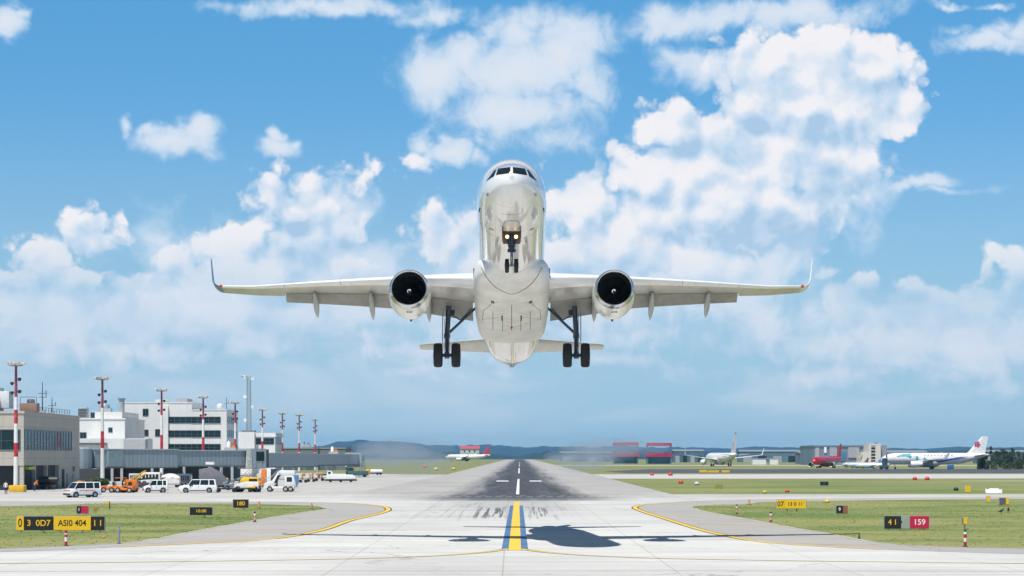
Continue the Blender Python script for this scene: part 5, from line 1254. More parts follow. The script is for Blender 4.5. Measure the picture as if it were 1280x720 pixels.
bp = thing('barrel_dolly', 'round dark tank trailer parked under the tan terminal wall', 'trailer', (gx(61, 356), 356, .02))
MB().lathe([(-1.5, .2), (-1.35, .62), (1.35, .62), (1.5, .2)], (0, 0, 1.35), (1, 0, 0), 18, True, True).build('tank', M_black, bp, smooth=40)
MB().box(-1.3, .9, -.5, .5, .35, .74).build('frame', M_dark, bp)
for x in (-.8, .5): MB().lathe([(-.6, .2), (-.6, .32), (.6, .32), (.6, .2)], (x, 0, .32), (0, 1, 0), 14, True, True).build('wheel', M_rubber, bp)
lb = thing('luggage_dolly', 'low dark flatbed dolly with a yellow end right of the estate car', 'dolly', (gx(292, gy(615.6)), gy(615.6)+1, .02))
MB().box(-2.9, 2.9, -.8, .8, .42, .56).build('deck', M_black, lb); MB().box(1.9, 2.95, -.7, .7, .562, .8).build('end_box', M_yellow, lb, bevel=.05)
r_ = MB()
for k in range(9): r_.tube((-2.7+k*.55, -.78, .6), (-2.7+k*.55, .78, .6), .07, .07, 8)
r_.build('roller', M_steel, lb)
for x in (-2.2, 0, 2.2):
    for s in (-1, 1): MB().lathe([(-.1, .15), (-.1, .27), (.1, .27), (.1, .15)], (x, s*.7, .27), (0, s, 0), 12, True, True).build('wheel', M_rubber, lb)
bl = thing('belt_loader', 'grey belt loader with its conveyor raised beside the yellow tug', 'belt loader', (gx(293, gy(613)), gy(613)+2, .02))
MB().prism([(-1.9, .8), (2.3, 2.0), (2.3, 2.3), (-1.9, 1.15)], 'y', -.5, .5).build('conveyor', mat('loader_steel', (.22, .25, .27), .5), bl, bevel=.03)
MB().box(-1.6, 1.2, -.85, .85, .35, .9).build('chassis', mat('loader_slate', (.15, .17, .19), .5), bl, bevel=.05)
fr_ = MB()
for x in (-1.2, -.4, .4, 1.2): fr_.tube((x, -.6, .9), (x+.5, -.6, 1.9), .06, .06, 6)
fr_.build('strut', M_dark, bl)
for x in (-1.1, 1.0):
    for s in (-1, 1): MB().lathe([(-.12, .2), (-.12, .36), (.12, .36), (.12, .2)], (x, s*.8, .36), (0, s, 0), 14, True, True).build('wheel', M_rubber, bl, smooth=40)
ty = thing('aircraft_tug', 'yellow and white aircraft tug beside the white stair truck', 'tug', (gx(309, gy(615.5)), gy(615.5)+1.2, .02), R(-8))
MB().prism([(-1.9, .5), (-1.7, 1.05), (-.2, 1.45), (1.7, 1.45), (1.75, .5)], 'y', -.95, .95).build('lower_body', mat('tug_white', (.72, .71, .68), .35), ty, bevel=.05)
MB().prism([(-1.0, 1.40), (-.75, 1.95), (-.2, 2.1), (1.6, 2.0), (1.7, 1.46)], 'y', -.9, .9).build('upper_body', mat('tug_yellow', (.80, .50, .01), .35), ty, bevel=.06)
MB().box(.35, 1.5, -.92, -.85, 1.5, 1.85).build('grille', M_black, ty)
for x in (-1.2, 1.2):
    for s in (-1, 1): MB().lathe([(-.15, .25), (-.15, .42), (.15, .42), (.15, .25)], (x, s*.85, .42), (0, s, 0), 16, True, True).build('wheel', M_rubber, ty, smooth=40)
cr = MB()
for q in ((-.5, 2.1), (.3, 2.1), (1.0, 2.05)): cr.tube((q[0], -.2, q[1]-.1), (q[0]+.3, -.2, q[1]+.55), .06, .06, 6)
cr.build('hose_rack', M_alu, ty)
orr = thing('catering_rack', 'tall orange and dark equipment rack behind the yellow tug', 'rack', (gx(334, gy(610)), gy(610)+1.2, .02))
MB().box(-1.0, -.2, -.6, .6, .3, 2.9).build('orange_panel', M_orange, orr, bevel=.04); MB().box(-.15, .5, -.6, .6, .3, 3.0).build('white_panel', M_white, orr, bevel=.04); MB().box(.55, 1.5, -.55, .55, .3, 2.95).build('dark_panel', M_dark, orr, bevel=.04); MB().box(-1.5, 1.6, -.7, .7, .12, .295).build('base', M_black, orr)
# stair truck
st = thing('stair_truck', 'white passenger stair truck with a raked canopy, right of the yellow tug', 'stair truck', (gx(349, gy(615)), gy(615)+1.2, .02))
MB().box(-2.2, 2.05, -.95, .95, .40, .75).build('chassis', M_white, st, bevel=.04)
cb = MB().prism([(.75, .76), (2.15, .76), (2.15, 1.5), (1.95, 2.25), (.75, 2.25)], 'y', -.95, .95).build('cab', M_white, st, bevel=.05)
MB().box(1.0, 1.75, -.97, -.952, 1.4, 2.05).build('side_window', M_glass, cb); MB().prism([(2.155, 1.45), (2.17, 1.5), (1.99, 2.18), (1.96, 2.15)], 'y', -.85, .85).build('windscreen', M_glass, cb)
sr = MB().prism([(-2.15, .76), (-.85, .76), (.35, 2.55), (.35, 2.85), (-.25, 2.75), (-1.05, 1.55), (-2.15, 1.2)], 'y', -.80, .80).build('stair', M_white, st, bevel=.03)
MB().prism([(-.75, 1.25), (-.35, 1.2), (.15, 2.4), (-.25, 2.35)], 'y', -.83, -.801).build('stair_opening', M_black, sr)
MB().prism([(-.25, 2.76), (.1, 3.0), (2.1, 2.98), (2.15, 2.28), (.4, 2.28)], 'y', -.9, .9).build('canopy', M_white, st, bevel=.06)
rl = MB()
for s in (-.82, .82): rl.path([(-2.1, s, 1.2), (-2.1, s, 1.9), (-1.2, s, 2.1), (-.3, s, 3.0)], .04)
rl.build('handrail', M_alu, st)
MB().box(-2.25, -1.9, -.7, .7, .8, 1.1).build('platform', M_grey, st)
for x in (-1.35, .85, 1.55):
    for s in (-1, 1):
        w = MB().lathe([(-.14, .25), (-.14, .39), (.14, .39), (.14, .25)], (x, s*.86, .39), (0, s, 0), 16, True, True).build('wheel', M_rubber, st, smooth=40)
        MB().lathe([(.145, .22), (.15, .02)], (x, s*.86, .39), (0, s, 0), 12).build('rim', M_grey, w)
bc = thing('cargo_container', 'bright blue slope-sided cargo container right of the stair truck', 'container', (gx(364.5, gy(609.5)), gy(609.5)+1, .02))
MB().prism([(-1.0, .25), (.7, .25), (.95, .6), (.95, 1.95), (-1.0, 1.95)], 'y', -.85, .85).build('shell', mat('container_blue', (.04, .20, .50), .4, var=.25, scale=3), bc, bevel=.03)
rb = MB()
for x in (-.9, -.3, .3, .88): rb.box(x-.04, x+.04, -.88, -.852, .62, 1.95)
rb.build('rib', mat('container_frame', (.10, .30, .60), .4), bc); MB().box(-1.05, .9, -.9, .9, .05, .245).build('pallet', M_alu, bc)
wt = thing('loading_vehicle', 'low white cargo loader under the far jet bridge cabin', 'cargo loader', (gx(425, gy(603)), gy(603)+2, .02)); wt.scale = (.56, .7, .72)
MB().prism([(-5., .8), (5.0, .8), (5.0, 1.5), (3.9, 2.0), (-2.5, 2.1), (-3.2, 3.0), (-4.4, 3.0)], 'y', -1.3, 1.3).build('body', M_white, wt, bevel=.08)
MB().box(-5.4, 5.4, -1.2, 1.2, .35, .78).build('chassis', M_dark, wt); MB().box(-4.2, -3.3, -1.33, -1.302, 2.2, 2.8).build('window', M_glass, wt)
for x in (-3.5, 0, 3.5):
    for s in (-1, 1): MB().lathe([(-.15, .25), (-.15, .42), (.15, .42), (.15, .25)], (x, s*1.15, .42), (0, s, 0), 14, True, True).build('wheel', M_rubber, wt, smooth=40)
fuel = thing('fuel_truck', 'far white tanker truck with a yellow cab beyond the jet bridges', 'truck', (gx(468, 630), 632, .02)); fuel.scale = (.58, .7, .62)
MB().lathe([(-3.0, .4), (-2.8, .85), (2.6, .85), (2.8, .4)], (.9, 0, 1.5), (1, 0, 0), 18, True, True).build('tank', M_white, fuel, smooth=40)
MB().box(-4.3, -2.4, -1.0, 1.0, .5, 2.5).build('cab', mat('cab_yellow', (.85, .45, .01), .4), fuel, bevel=.08); MB().box(-4.33, -4.31, -.85, .85, 1.5, 2.3).build('windscreen', M_glass, fuel); MB().box(-4.2, 3.6, -.8, .8, .4, .62).build('chassis', M_dark, fuel)
for x in (-3.4, 1.2, 2.6):
    for s in (-1, 1): MB().lathe([(-.15, .25), (-.15, .45), (.15, .45), (.15, .25)], (x, s*.9, .45), (0, s, 0), 14, True, True).build('wheel', M_rubber, fuel, smooth=40)
tealv = thing('service_van', 'dark teal low service truck left of the white tanker', 'truck', (gx(446, 560), 562, .02))
MB().box(-2.6, 2.6, -1, 1, .4, 1.5).build('body', mat('truck_teal', (.05, .12, .13), .5), tealv, bevel=.08); MB().box(-2.3, -.9, -.95, .95, 1.5, 2.3).build('cab', mat('truck_teal', (.05, .12, .13), .5), tealv, bevel=.08); MB().box(-2.0, -1.0, -.97, -.952, 1.65, 2.15).build('window', M_glass, tealv)
for x in (-1.7, 1.7):
    for s in (-1, 1): MB().lathe([(-.12, .2), (-.12, .4), (.12, .4), (.12, .2)], (x, s*.9, .4), (0, s, 0), 14, True, True).build('wheel', M_rubber, tealv, smooth=40)

# ================================================================== SIGNS AND MARKERS
def sign(label, px0, px1, py0, py1, base, panels, legs=(.2, .8), leg_m=None, name='taxiway_sign', thick=.22, frame=None):
    """panels: (width share, panel material, text, text material, size share, x squeeze)"""
    Y = gy(base); Wd = (px1-px0)*Y/F; z0 = max(.06, gz(py1, Y)); z1 = gz(py0, Y); hh = z1-z0
    t = thing(name, label, 'sign', (gx((px0+px1)/2, Y), Y, .026))
    z0 -= .026; z1 -= .026
    tot = sum(p[0] for p in panels); x = -Wd/2
    MB().box(-Wd/2-.03, Wd/2+.03, -thick/2+.02, thick/2, z0-.03, z1+.03).build('case', frame or M_grey, t)
    for wv, pm_, s, tm, sz, sq in panels:
        w = Wd*wv/tot
        p = MB().box(x+.008, x+w-.008, -thick/2-.012, -thick/2+.019, z0, z1).build('panel', pm_, t)
        if s: text_obj(s, hh*sz, tm, p, 'lettering', (x + w/2, -thick/2-.016, (z0+z1)/2), sq)
        x += w
    for u in legs:
        MB().tube((-Wd/2+Wd*u, 0, -.02), (-Wd/2+Wd*u, 0, z0-.03), .05, .05, 8).build('leg', leg_m or M_steel, t)
    return t
TY, TB, TW = mat('letter_yellow', (.90, .52, .02), .5, var=0), mat('letter_black', (.012, .01, .008), .5, var=0), mat('letter_white', (.85, .85, .85), .5, var=0)
sign('long black and yellow taxiway sign on the left verge nearest the camera', 21, 131, 645.5, 662.5, 666, [(9.2, M_signyel, '0', TB, .85, .7), (37, M_sblack, '3  0D7', TY, .62, 1.), (46.5, M_signyel, 'ASI0 404', TB, .62, .92), (17, M_sblack, '1 1', TY, .62, .9)], (.05, .3, .5, .75, .95))
sign('small black and crimson sign behind the long sign on the left verge', 96, 110.6, 632.5, 641.5, 643, [(6, M_sblack, '1', TW, .62, 1.), (9, M_sred, None, None, 1, 1)], (.2, .8))
sign('wide black sign with small yellow characters, middle of the left verge', 237.5, 265.5, 634, 643.6, 648, [(1, M_sblack, '10.00', TY, .55, 1.15)], (.66,))
sign('squarish black sign with yellow and green characters at the back of the left verge', 291.5, 310.5, 624.5, 634.5, 638.5, [(1, M_sblack, '180', TY, .72, 1.)], (.7,))
sign('yellow direction sign on two legs on the right verge by the taxiway', 971, 1007.5, 624.8, 635.5, 639.5, [(9, M_signyel, '07', TB, .8, .95), (27, M_signyel, '13 0 11', TB, .6, 1.)], (.35, .68), mat('leg_green', (.10, .14, .07), .6))
sign('black, grey and red runway sign in the middle of the right verge', 1105, 1161, 645, 660.6, 663, [(21, M_sblack, '4 1', TY, .6, .95), (11, mat('sign_sage', (.33, .36, .31), .6), None, None, 1, 1), (24, M_sred, '159', TW, .62, 1.05)], (.1, .9))
rs = [o for o in bpy.data.objects if o.name.startswith('taxiway_sign')][-1]
MB().lathe([(0, .07), (.012, .07)], (-.37, -.125, .55), (0, -1, 0), 16, True, True).build('lamp_port', M_black, rs)
sign('small black sign with a white figure and a brown box beside it', 1045, 1059.5, 632, 641.4, 643, [(8.5, M_sblack, '9', TW, .65, 1.), (6, mat('sign_rust', (.30, .11, .05), .6), None, None, 1, 1)], (.2, .8))
sign('small black sign board on the far grass right of the runway', 1025, 1035.5, 602, 606.6, 607.6, [(1, M_sblack, '11', mat('letter_grey', (.3, .3, .3), .5), .5, 1.)], (.2, .8))
sign('dark grey and yellow sign near the right edge by the taxiway', 1249, 1261, 622.5, 630.5, 632, [(8, mat('sign_slate', (.12, .11, .12), .6), None, None, 1, 1), (4, M_signyel, None, None, 1, 1)], (.2, .8))
sign('small olive box sign on the far grass before the parked airliners', 893.5, 903.5, 605.5, 609.8, 611, [(1, mat('sign_olive', (.30, .27, .03), .6), None, None, 1, 1)], (.2, .8))
sign('small yellow plate on a thin stem above the banded post at right', 1202.3, 1209, 647, 655, 662, [(1.4, mat('sign_dull', (.16, .15, .04), .6), None, None, 1, 1), (5, M_signyel, None, None, 1, 1)], (.5,), name='marker_plate')
sign('small upright yellow plate at the right verge edge below the white block', 1233.5, 1237.5, 620, 627, 628, [(1, M_signyel, None, None, 1, 1)], (.5,), name='marker_plate')
sign('yellow board of two plates on a dark sled by the far taxiway', 1206, 1213, 607.5, 615, 616, [(1, M_signyel, None, None, 1, 1), (1, M_signyel, None, None, 1, 1)], (.2, .8), name='marker_plate')
sign('small yellow board on the dark taxiway, left of the pair', 874, 884, 587.5, 590.5, 591.2, [(1, M_signyel, None, None, 1, 1)], (.2, .8), name='marker_plate')
sign('long low yellow board on the dark taxiway, right of the pair', 885, 899, 588, 590.6, 591.2, [(1, M_signyel, None, None, 1, 1)], (.2, .8), name='marker_plate')
sign('far yellow board farthest along the dark taxiway', 902, 912, 588, 590.6, 591.2, [(1, M_signyel, None, None, 1, 1)], (.2, .8), name='marker_plate')

def post_mat(name, bands, cap):
    m, t, b, co = custom(name); z = t.xyz(co)[2]
    n = t.n.new('ShaderNodeValToRGB'); n.color_ramp.interpolation = 'CONSTANT'; t.put(n.inputs[0], z)
    e = n.color_ramp.elements; e[0].position = 0; e[0].color = c4(bands[0][1]); e[1].position = .999; e[1].color = c4(cap)
    for p, c in bands[1:]: q = e.new(p); q.color = c4(c)
    t.l.new(n.outputs[0], b.inputs['Base Color']); b.inputs['Roughness'].default_value = .5; return m
RD, WT = (.40, .015, .03), (.75, .73, .70)
PM = post_mat('post_bands', [(0, RD), (.28, WT), (.55, RD), (.72, WT), (.80, RD)], (.40, .015, .03))
PM2 = post_mat('post_bands_green', [(0, RD), (.28, WT), (.50, RD), (.70, WT), (.82, (.03, .10, .06))], (.03, .10, .06))
PM3 = post_mat('post_bands_orange', [(0, (.35, .06, .02)), (.2, (.60, .40, .30)), (.45, (.55, .12, .04)), (.62, WT), (.82, (.04, .02, .02))], (.03, .02, .02))
def post(label, px, py0, base, m, r=.085, name='marker_post'):
    Y = gy(base); h = gz(py0, Y)
    t = thing(name, label, 'marker post', (gx(px, Y), Y, .026))
    o = MB().lathe([(0, r), (.80, r), (.82, r*.8), (.98, r*.9), (1.0, r*.5)], (0, 0, 0), (0, 0, 1), 14, True, True).build('shaft', m, t, smooth=30); o.scale = (1, 1, h)
    MB().lathe([(0, r*1.9), (.04, r*1.8), (.05, r)], (0, 0, -.005), (0, 0, 1), 14, True, True).build('foot', M_dark, t)
    return t
post('stubby red and white post in front of the long sign on the left', 82.5, 663.2, 683, PM)
post('plain grey post on the left verge right of the long sign', 148.7, 657.5, 680, mat('post_grey', (.24, .28, .33), .5), .07)
post('orange and white post with a black cap near the point of the left verge', 318.5, 640, 653, PM3)
post('red and white post with a dark green cap at the bottom right', 1206.5, 661.6, 684, PM2)
post('red and white post with a black cap below the yellow direction sign', 963.5, 640, 653, PM3)
post('red and white post left of the yellow direction sign at the verge tip', 921, 631, 643, PM3)
post('small black peg at the edge of the right verge', 1074, 667, 674, M_black, .05)
post('small orange marker left at the point of the left verge', 389.5, 629, 636, mat('marker_orange', (.80, .30, .14), .5), .10)
post('pale orange marker by the taxiway on the right verge tip', 936, 624.5, 631, mat('marker_peach', (.75, .42, .28), .5), .14)
post('orange marker beside the squarish black sign', 324, 627, 635.5, mat('marker_orange', (.80, .30, .14), .5), .10)
post('thin dark post with a yellow pennant behind the small crimson sign', 137, 627, 637, M_dark, .05)
fl = MB().prism([(-.02, .45), (-.62, .62), (-.02, .72)], 'y', -.01, .01); pp = [o for o in bpy.data.objects if o.name.startswith('marker_post')][-1]; fl.build('pennant', M_signyel, pp)
def lamp(label, px, base, m, s=.28, group=None, name='edge_light'):
    Y = gy(base); t = thing(name, label, 'taxiway light', (gx(px, Y), Y, .03), 0, group)
    MB().tube((0, 0, -.02), (0, 0, s*.18), s*.6, s*.55, 12).build('stem', M_dark, t); MB().lathe([(0, s*.62), (s*.25, s*.62), (s*.5, s*.42), (s*.62, .01)], (0, 0, s*.18), (0, 0, 1), 14, True, True).build('lens', m, t, smooth=50)
M_lr = mat('light_red', (.70, .03, .02), .3); M_ly = mat('light_yellow', (.75, .50, .03), .3); M_lw = mat('light_pale', (.55, .50, .55), .3)
for px, b, m, s, lab in ((815, 594.3, M_lr, .85, 'squat red taxiway light on the pale far taxiway, left of the two'), (838, 594.6, M_lr, 1.0, 'bigger red taxiway light on the pale far taxiway, right of the two'), (851, 604.5, M_lr, .75, 'dark red light at the left end of the far grass'), (871, 606.5, M_lw, .75, 'pale round light in the far grass near the runway'), (984, 615.5, M_lr, .5, 'small orange-red light in the grass above the yellow direction sign'), (956, 616.5, M_ly, .4, 'tiny yellow light by the pale taxiway edge'), (1034, 628.5, M_ly, .45, 'yellow light in the verge right of the yellow direction sign'),
    (1143.5, 599.8, M_lr, .8, 'red light left of a pair on the far right grass'), (1159, 600, M_lr, .85, 'brown-red light right of a pair on the far right grass'), (1195, 613.5, M_black, .6, 'black rounded light left of the yellow board on the sled'), (40, 662, M_lw, .2, 'tiny pale light at the foot of the long sign'), (73, 664, M_lw, .2, 'tiny pale light under the middle of the long sign'), (130, 673, M_orange, .15, 'tiny orange light right of the stubby post'),
    (545, 588, M_ly, 1.3, 'yellow light in the far grass left of the runway, first of two'), (567, 587.5, M_ly, 1.2, 'yellow light in the far grass left of the runway, second of two'), (531, 584, M_orange, 1.4, 'orange light farther back in the grass left of the runway')):
    lamp(lab, px, b, m, s)
wbk = thing('jersey_barrier', 'long white concrete barrier block on the far right grass', 'barrier', (gx(1242, gy(616.6)), gy(616.6), .01))
MB().prism([(-.45, 0), (.45, 0), (.38, .22), (.16, .45), (.13, .66), (-.13, .66), (-.16, .45), (-.38, .22)], 'x', -1.08, 1.08).build('block', M_white, wbk, bevel=.02)
MB().box(-1.0, -.7, -.2, .2, .661, .70).box(.7, 1.0, -.2, .2, .661, .70).build('lifting_lug', M_steel, wbk)
def bird(label, px, base, rz):
    Y = gy(base); t = thing('bird', label, 'bird', (gx(px, Y), Y, .05), rz)
    bd = MB().loft([[Vector((x, ry*math.cos(a), z + rz_*math.sin(a))) for a in [2*math.pi*i/12 for i in range(12)]] for x, z, ry, rz_ in ((-.36, .24, .015, .01), (-.22, .28, .05, .04), (-.05, .30, .10, .11), (.08, .33, .10, .11), (.17, .41, .05, .055), (.22, .48, .055, .06), (.28, .49, .03, .03), (.34, .48, .006, .006))]).build('body', M_black, t, smooth=60)
    MB().loft([[Vector((x, ry*math.cos(a), z + .05*math.sin(a))) for a in [2*math.pi*i/10 for i in range(10)]] for x, z, ry in ((-.1, .21, .03), (.02, .225, .085), (.1, .27, .08))]).build('belly', M_white, t, smooth=60)
    for s in (-1, 1): MB().tube((0, s*.04, .2), (.01, s*.045, -.03), .012, .01, 6).build('leg', M_dark, t)
bird('black and white bird standing on the right verge, left of two', 1251.5, 644, R(20)); bird('black and white bird on the right verge, right of two near the edge', 1260.5, 642.5, R(75))
# shrubs
def leafy(label, name, cat, p, rad, h, n, cols, flower=None):
    t = thing(name, label, cat, p); random.seed(int(p[1]*7))
    mb = MB(); lobes = [(random.uniform(-.5, .5)*rad, random.uniform(-.5, .5)*rad, random.uniform(.35, .75)*h, random.uniform(.45, .7)) for _ in range(6)]
    for k in range(n):
        lx_, ly, lz, lr = random.choice(lobes); d = Vector((random.gauss(0, 1), random.gauss(0, 1), random.gauss(0, 1))).normalized()
        c = Vector((lx_, ly, lz)) + Vector((d.x*rad*lr, d.y*rad*lr, d.z*h*.38*lr*1.2))*random.uniform(.6, 1); c.z = max(c.z, .03)
        u = Vector((random.gauss(0, 1), random.gauss(0, 1), random.gauss(0, 1))).normalized()*rad*.10; v = u.orthogonal().normalized()*rad*.06
        mb.add([c-u, c+v, c+u, c-v], [(0, 1, 2, 3)])
    mb.build('foliage', cols, t, recalc=False); MB().tube((0, 0, 0), (0, 0, h*.5), rad*.08, rad*.04, 6).build('stem', mat('bark', (.07, .05, .035), .9), t)
    return t
M_leaf = mat('leaf_green', (.035, .075, .018), .7, var=.4, scale=3); M_leafd = mat('leaf_dark', (.026, .058, .022), .7, var=.4, scale=1.5)
leafy('rounded dark green bush at the foot of the second mast', 'bush', 'bush', (gx(127, 392), 388, 0), 1.9, 1.7, 1500, M_leaf)
leafy('small dry yellow-brown weed clump beside the small crimson sign', 'weed_clump', 'weed', (gx(120, gy(642)), gy(642), .02), .33, .62, 260, mat('weed_yellow', (.34, .22, .04), .8, var=.4, scale=4))
# dark trees on the right
def tree(label, px, Y, h, r, kind):
    t = thing('conifer_tree', label, 'tree', (gx(px, Y), Y, 0), 0, 'dark trees at the right edge'); random.seed(px)
    tr = MB().tube((0, 0, 0), (0, 0, h*.55), h*.028, h*.012, 8)
    for k in range(7): a = random.uniform(0, 6.28); z = h*random.uniform(.15, .5); tr.tube((0, 0, z), (math.cos(a)*r*.6, math.sin(a)*r*.6, z + h*.12), h*.010, h*.004, 5)
    tr.build('trunk', mat('bark', (.07, .05, .035), .9), t)
    mb = MB(); lobes = []
    for k in range(22 if kind else 13):
        z = random.uniform(.05, .95); rr = r*(1-z)**.55*1.0 if kind == 0 else r*1.15*min(1., (1.02-z)*2.2)**.6
        a = random.uniform(0, 6.28); lobes.append((math.cos(a)*rr*.6, math.sin(a)*rr*.6, z*h, max(.35, rr*random.uniform(.45, .7))))
    for k in range(3600):
        lx_, ly, lz, lr = random.choice(lobes); d = Vector((random.gauss(0, 1), random.gauss(0, 1), random.gauss(0, 1))).normalized()
        c = Vector((lx_, ly, lz)) + d*lr*random.uniform(.5, 1.05); c.z = max(.1, c.z)
        u = Vector((random.gauss(0, 1), random.gauss(0, 1), random.gauss(0, 1))).normalized()*random.uniform(.10, .24); v = u.orthogonal().normalized()*u.length*.6
        mb.add([c-u, c+v, c+u, c-v], [(0, 1, 2, 3)])
    mb.build('crown', M_leafd, t, recalc=False)
for px, Y, h, r, k, lab in ((1231, 905, 6.9, 1.7, 1, 'leftmost rounded dark tree beside the white airliner tail'), (1239, 915, 8.9, 1.1, 0, 'slim pointed dark conifer poking above the tree group'), (1246, 900, 7.0, 2.2, 1, 'broad dark tree right of the slim pointed conifer'), (1255, 912, 8.3, 2.0, 1, 'tall broad dark tree in the middle of the group at right'), (1264, 903, 8.2, 1.9, 1, 'full dark tree right of the middle of the group'), (1272, 915, 7.0, 1.8, 1, 'dark tree near the right end of the group'), (1281, 900, 6.4, 2.0, 1, 'dark tree cut by the right edge of the photo'), (1226, 918, 5.2, 1.2, 1, 'small low dark tree at the left foot of the group')):
    tree(lab, px, Y, h, r, k)

# ================================================================== PARKED AIRLINERS
def far_jet(label, loc_, rz, s, cols, group='parked airliners in the distance', emblem=None, swoosh=None, high=1., wl=1., name='parked_airliner', wingtilt=.10, tail_band=None):
    """nose towards -x, scaled from a 37 m narrow-body; wheels on the ground"""
    t = thing(name, label, 'airliner', loc_, rz, group); t.scale = (s, s, s)
    zc = 3.7
    ft = [(0, .05, zc-.5), (.4, .75, zc-.4), (1.2, 1.25, zc-.25), (2.6, 1.7, zc-.05), (4.5, 1.95, zc), (10, 1.98, zc), (24, 1.98, zc), (28, 1.85, zc+.12), (32, 1.3, zc+.65), (35.5, .65, zc+1.15), (37.4, .15, zc+1.45)]
    rg = [[Vector((y-18, r*math.cos(a), z + r*math.sin(a))) for a in [2*math.pi*i/28 for i in range(28)]] for y, r, z in ft]
    f = MB().loft(rg).build('fuselage', cols['body'], t, smooth=60)
    MB().loft([[Vector((y-18, r*math.cos(a), z + r*1.0*math.sin(a))) for a in [2*math.pi*i/20 for i in range(20)]] for y, r, z in ((10.5, .3, 2.2), (12, 1.7, 2.5), (19, 1.8, 2.4), (21.5, .3, 2.4))]).build('belly_fairing', cols.get('belly', M_white), t, smooth=60)
    cw = MB()
    for sg in (-1, 1): cw.add([(-15.95, sg*.2, 4.55), (-15.98, sg*.95, 4.42), (-15.3, sg*1.05, 4.98), (-15.25, sg*.2, 5.16)], [(0, 1, 2, 3)])
    cw2 = MB()
    for sg in (-1, 1):
        for k in range(4):
            pass
    MB().lathe([(2.05, 1.50), (2.75, 1.765)], (-18, 0, zc - .055), (1, .0, .0), 24).build('cockpit_window', M_glass, f) if False else None
    # cockpit panes wrap the nose
    pane = MB()
    for a0, a1 in ((20, 42), (44, 66), (68, 88), (92, 112), (114, 136), (138, 160)):
        q = []
        for y_, r_ in ((1.75, 1.44), (2.45, 1.68)):
            for a in (a0, a1): q.append(Vector((y_-18, r_*math.cos(R(a))*1.01, zc-.15 + r_*math.sin(R(a))*1.02)))
        pane.add(q, [(0, 1, 3, 2)])
    pane.build('cockpit_window', M_glass, f, recalc=False)
    wm = MB()
    for sg in (-1, 1):
        for k in range(44):
            x = -12.6 + k*.56; z = zc + .55; yy = sg*(math.sqrt(1.98**2-.55**2)+.004)
            wm.add([(x, yy, z-.16), (x+.24, yy, z-.16), (x+.24, yy - sg*.05, z+.16), (x, yy - sg*.05, z+.16)], [(0, 1, 2, 3)])
    wm.build('cabin_window', M_glass, f, recalc=False)
    for sg in (-1, 1):
        def sec(x, y, z, c, th): return [Vector((y + p.y - 18, sg*x, z + p.z)) for p in foil(0, 0, 0, c, th, 1., 8)]
        w = MB().loft([sec(1.2, 11.5, 2.7, 6.4, .13), sec(6, 14.2, 2.7 + 4.8*wingtilt, 3.9, .11), sec(16.9, 20.2, 2.7 + 15.7*wingtilt, 1.5, .10)]).build('wing', cols.get('wing', M_wing), t, smooth=40)
        MB().loft([[Vector((20.3 + u*1.6 - 18 + k*1.4*(1-.5*u), sg*(16.9 + .5*u) + j*.06, 2.7 + 15.7*wingtilt + u*2.2*wl)) for k, j in ((0, 0), (.5, 1), (1, 0), (.5, -1))] for u in (0, .3, 1)]).build('winglet', cols.get('winglet', M_white), w)
        e = MB().lathe([(0, .95), (-.05, 1.03), (.4, 1.15), (1.6, 1.18), (3.2, .85), (4.2, .5)], (9.9-18, sg*5.75, 1.75), (1, 0, 0), 24, False, True).build('engine', cols.get('engine', M_white), t, smooth=50)
        MB().lathe([(.35, .02), (.36, .98)], (9.9-18, sg*5.75, 1.75), (1, 0, 0), 24, True, True).build('fan', M_black, e); MB().lathe([(.0, .95), (-.06, 1.02), (.2, 1.12)], (9.89-18, sg*5.75, 1.75), (1, 0, 0), 24).build('inlet_lip', M_alu, e, smooth=60)
        MB().box(12-18, 15.8-18, sg*5.75-.12, sg*5.75+.12, 2.3, 3.1).build('pylon', cols.get('engine', M_white), t)
        MB().loft([sec(.5, 31.6, 4.6, 3.4, .10), sec(6.2, 34.8, 5.15, 1.3, .09)]).build('tailplane', cols.get('tailplane', M_wing), t, smooth=40)
        lg = MB().tube((17.6-18, sg*3.8, .55), (17.4-18, sg*3.7, 2.6), .14, .16, 10).tube((17.6-18, sg*3.2, .55), (17.6-18, sg*4.3, .55), .1).build('landing_gear', M_grey, t)
        for q in (-.45, .45): MB().lathe([(-.2, .3), (-.2, .52), (-.12, .58), (.12, .58), (.2, .52), (.2, .3)], (17.6-18, sg*3.8+q, .58), (0, 1, 0), 18, True, True).build('wheel', M_rubber, lg, smooth=40)
    ng_ = MB().tube((5.0-18, 0, .4), (4.8-18, 0, 2.2), .10, .12, 8).build('landing_gear', M_grey, t)
    for q in (-.25, .25): MB().lathe([(-.1, .2), (-.1, .37), (.1, .37), (.1, .2)], (5.0-18, q, .38), (0, 1, 0), 16, True, True).build('wheel', M_rubber, ng_, smooth=40)
    def vfj(z, y, c): return [Vector((y + p.y - 18, p.z, z)) for p in foil(0, 0, 0, c, .09, 1., 8, 0, 0)]
    zt_ = 5.55 + 6.2*high
    fn = MB().loft([vfj(4.9, 28.2, 7.8), vfj(6.0, 30.2, 5.9), vfj(zt_-.3, 34.6, 2.4), vfj(zt_, 35.0, 1.9)]).build('tail_fin', cols.get('fin', cols['body']), t, smooth=40)
    if tail_band: MB().loft([vfj(zt_-.5, 34.46, 2.62), vfj(zt_+.06, 34.96, 2.02)]).build('fin_tip', tail_band, fn, smooth=40)
    if emblem: emblem(fn, zt_)
    if swoosh: swoosh(f, zc)
    return t
W1 = {'body': mat('liner_white', (.78, .78, .76), .3, coat=.3), 'belly': mat('liner_belly', (.62, .60, .55), .4)}
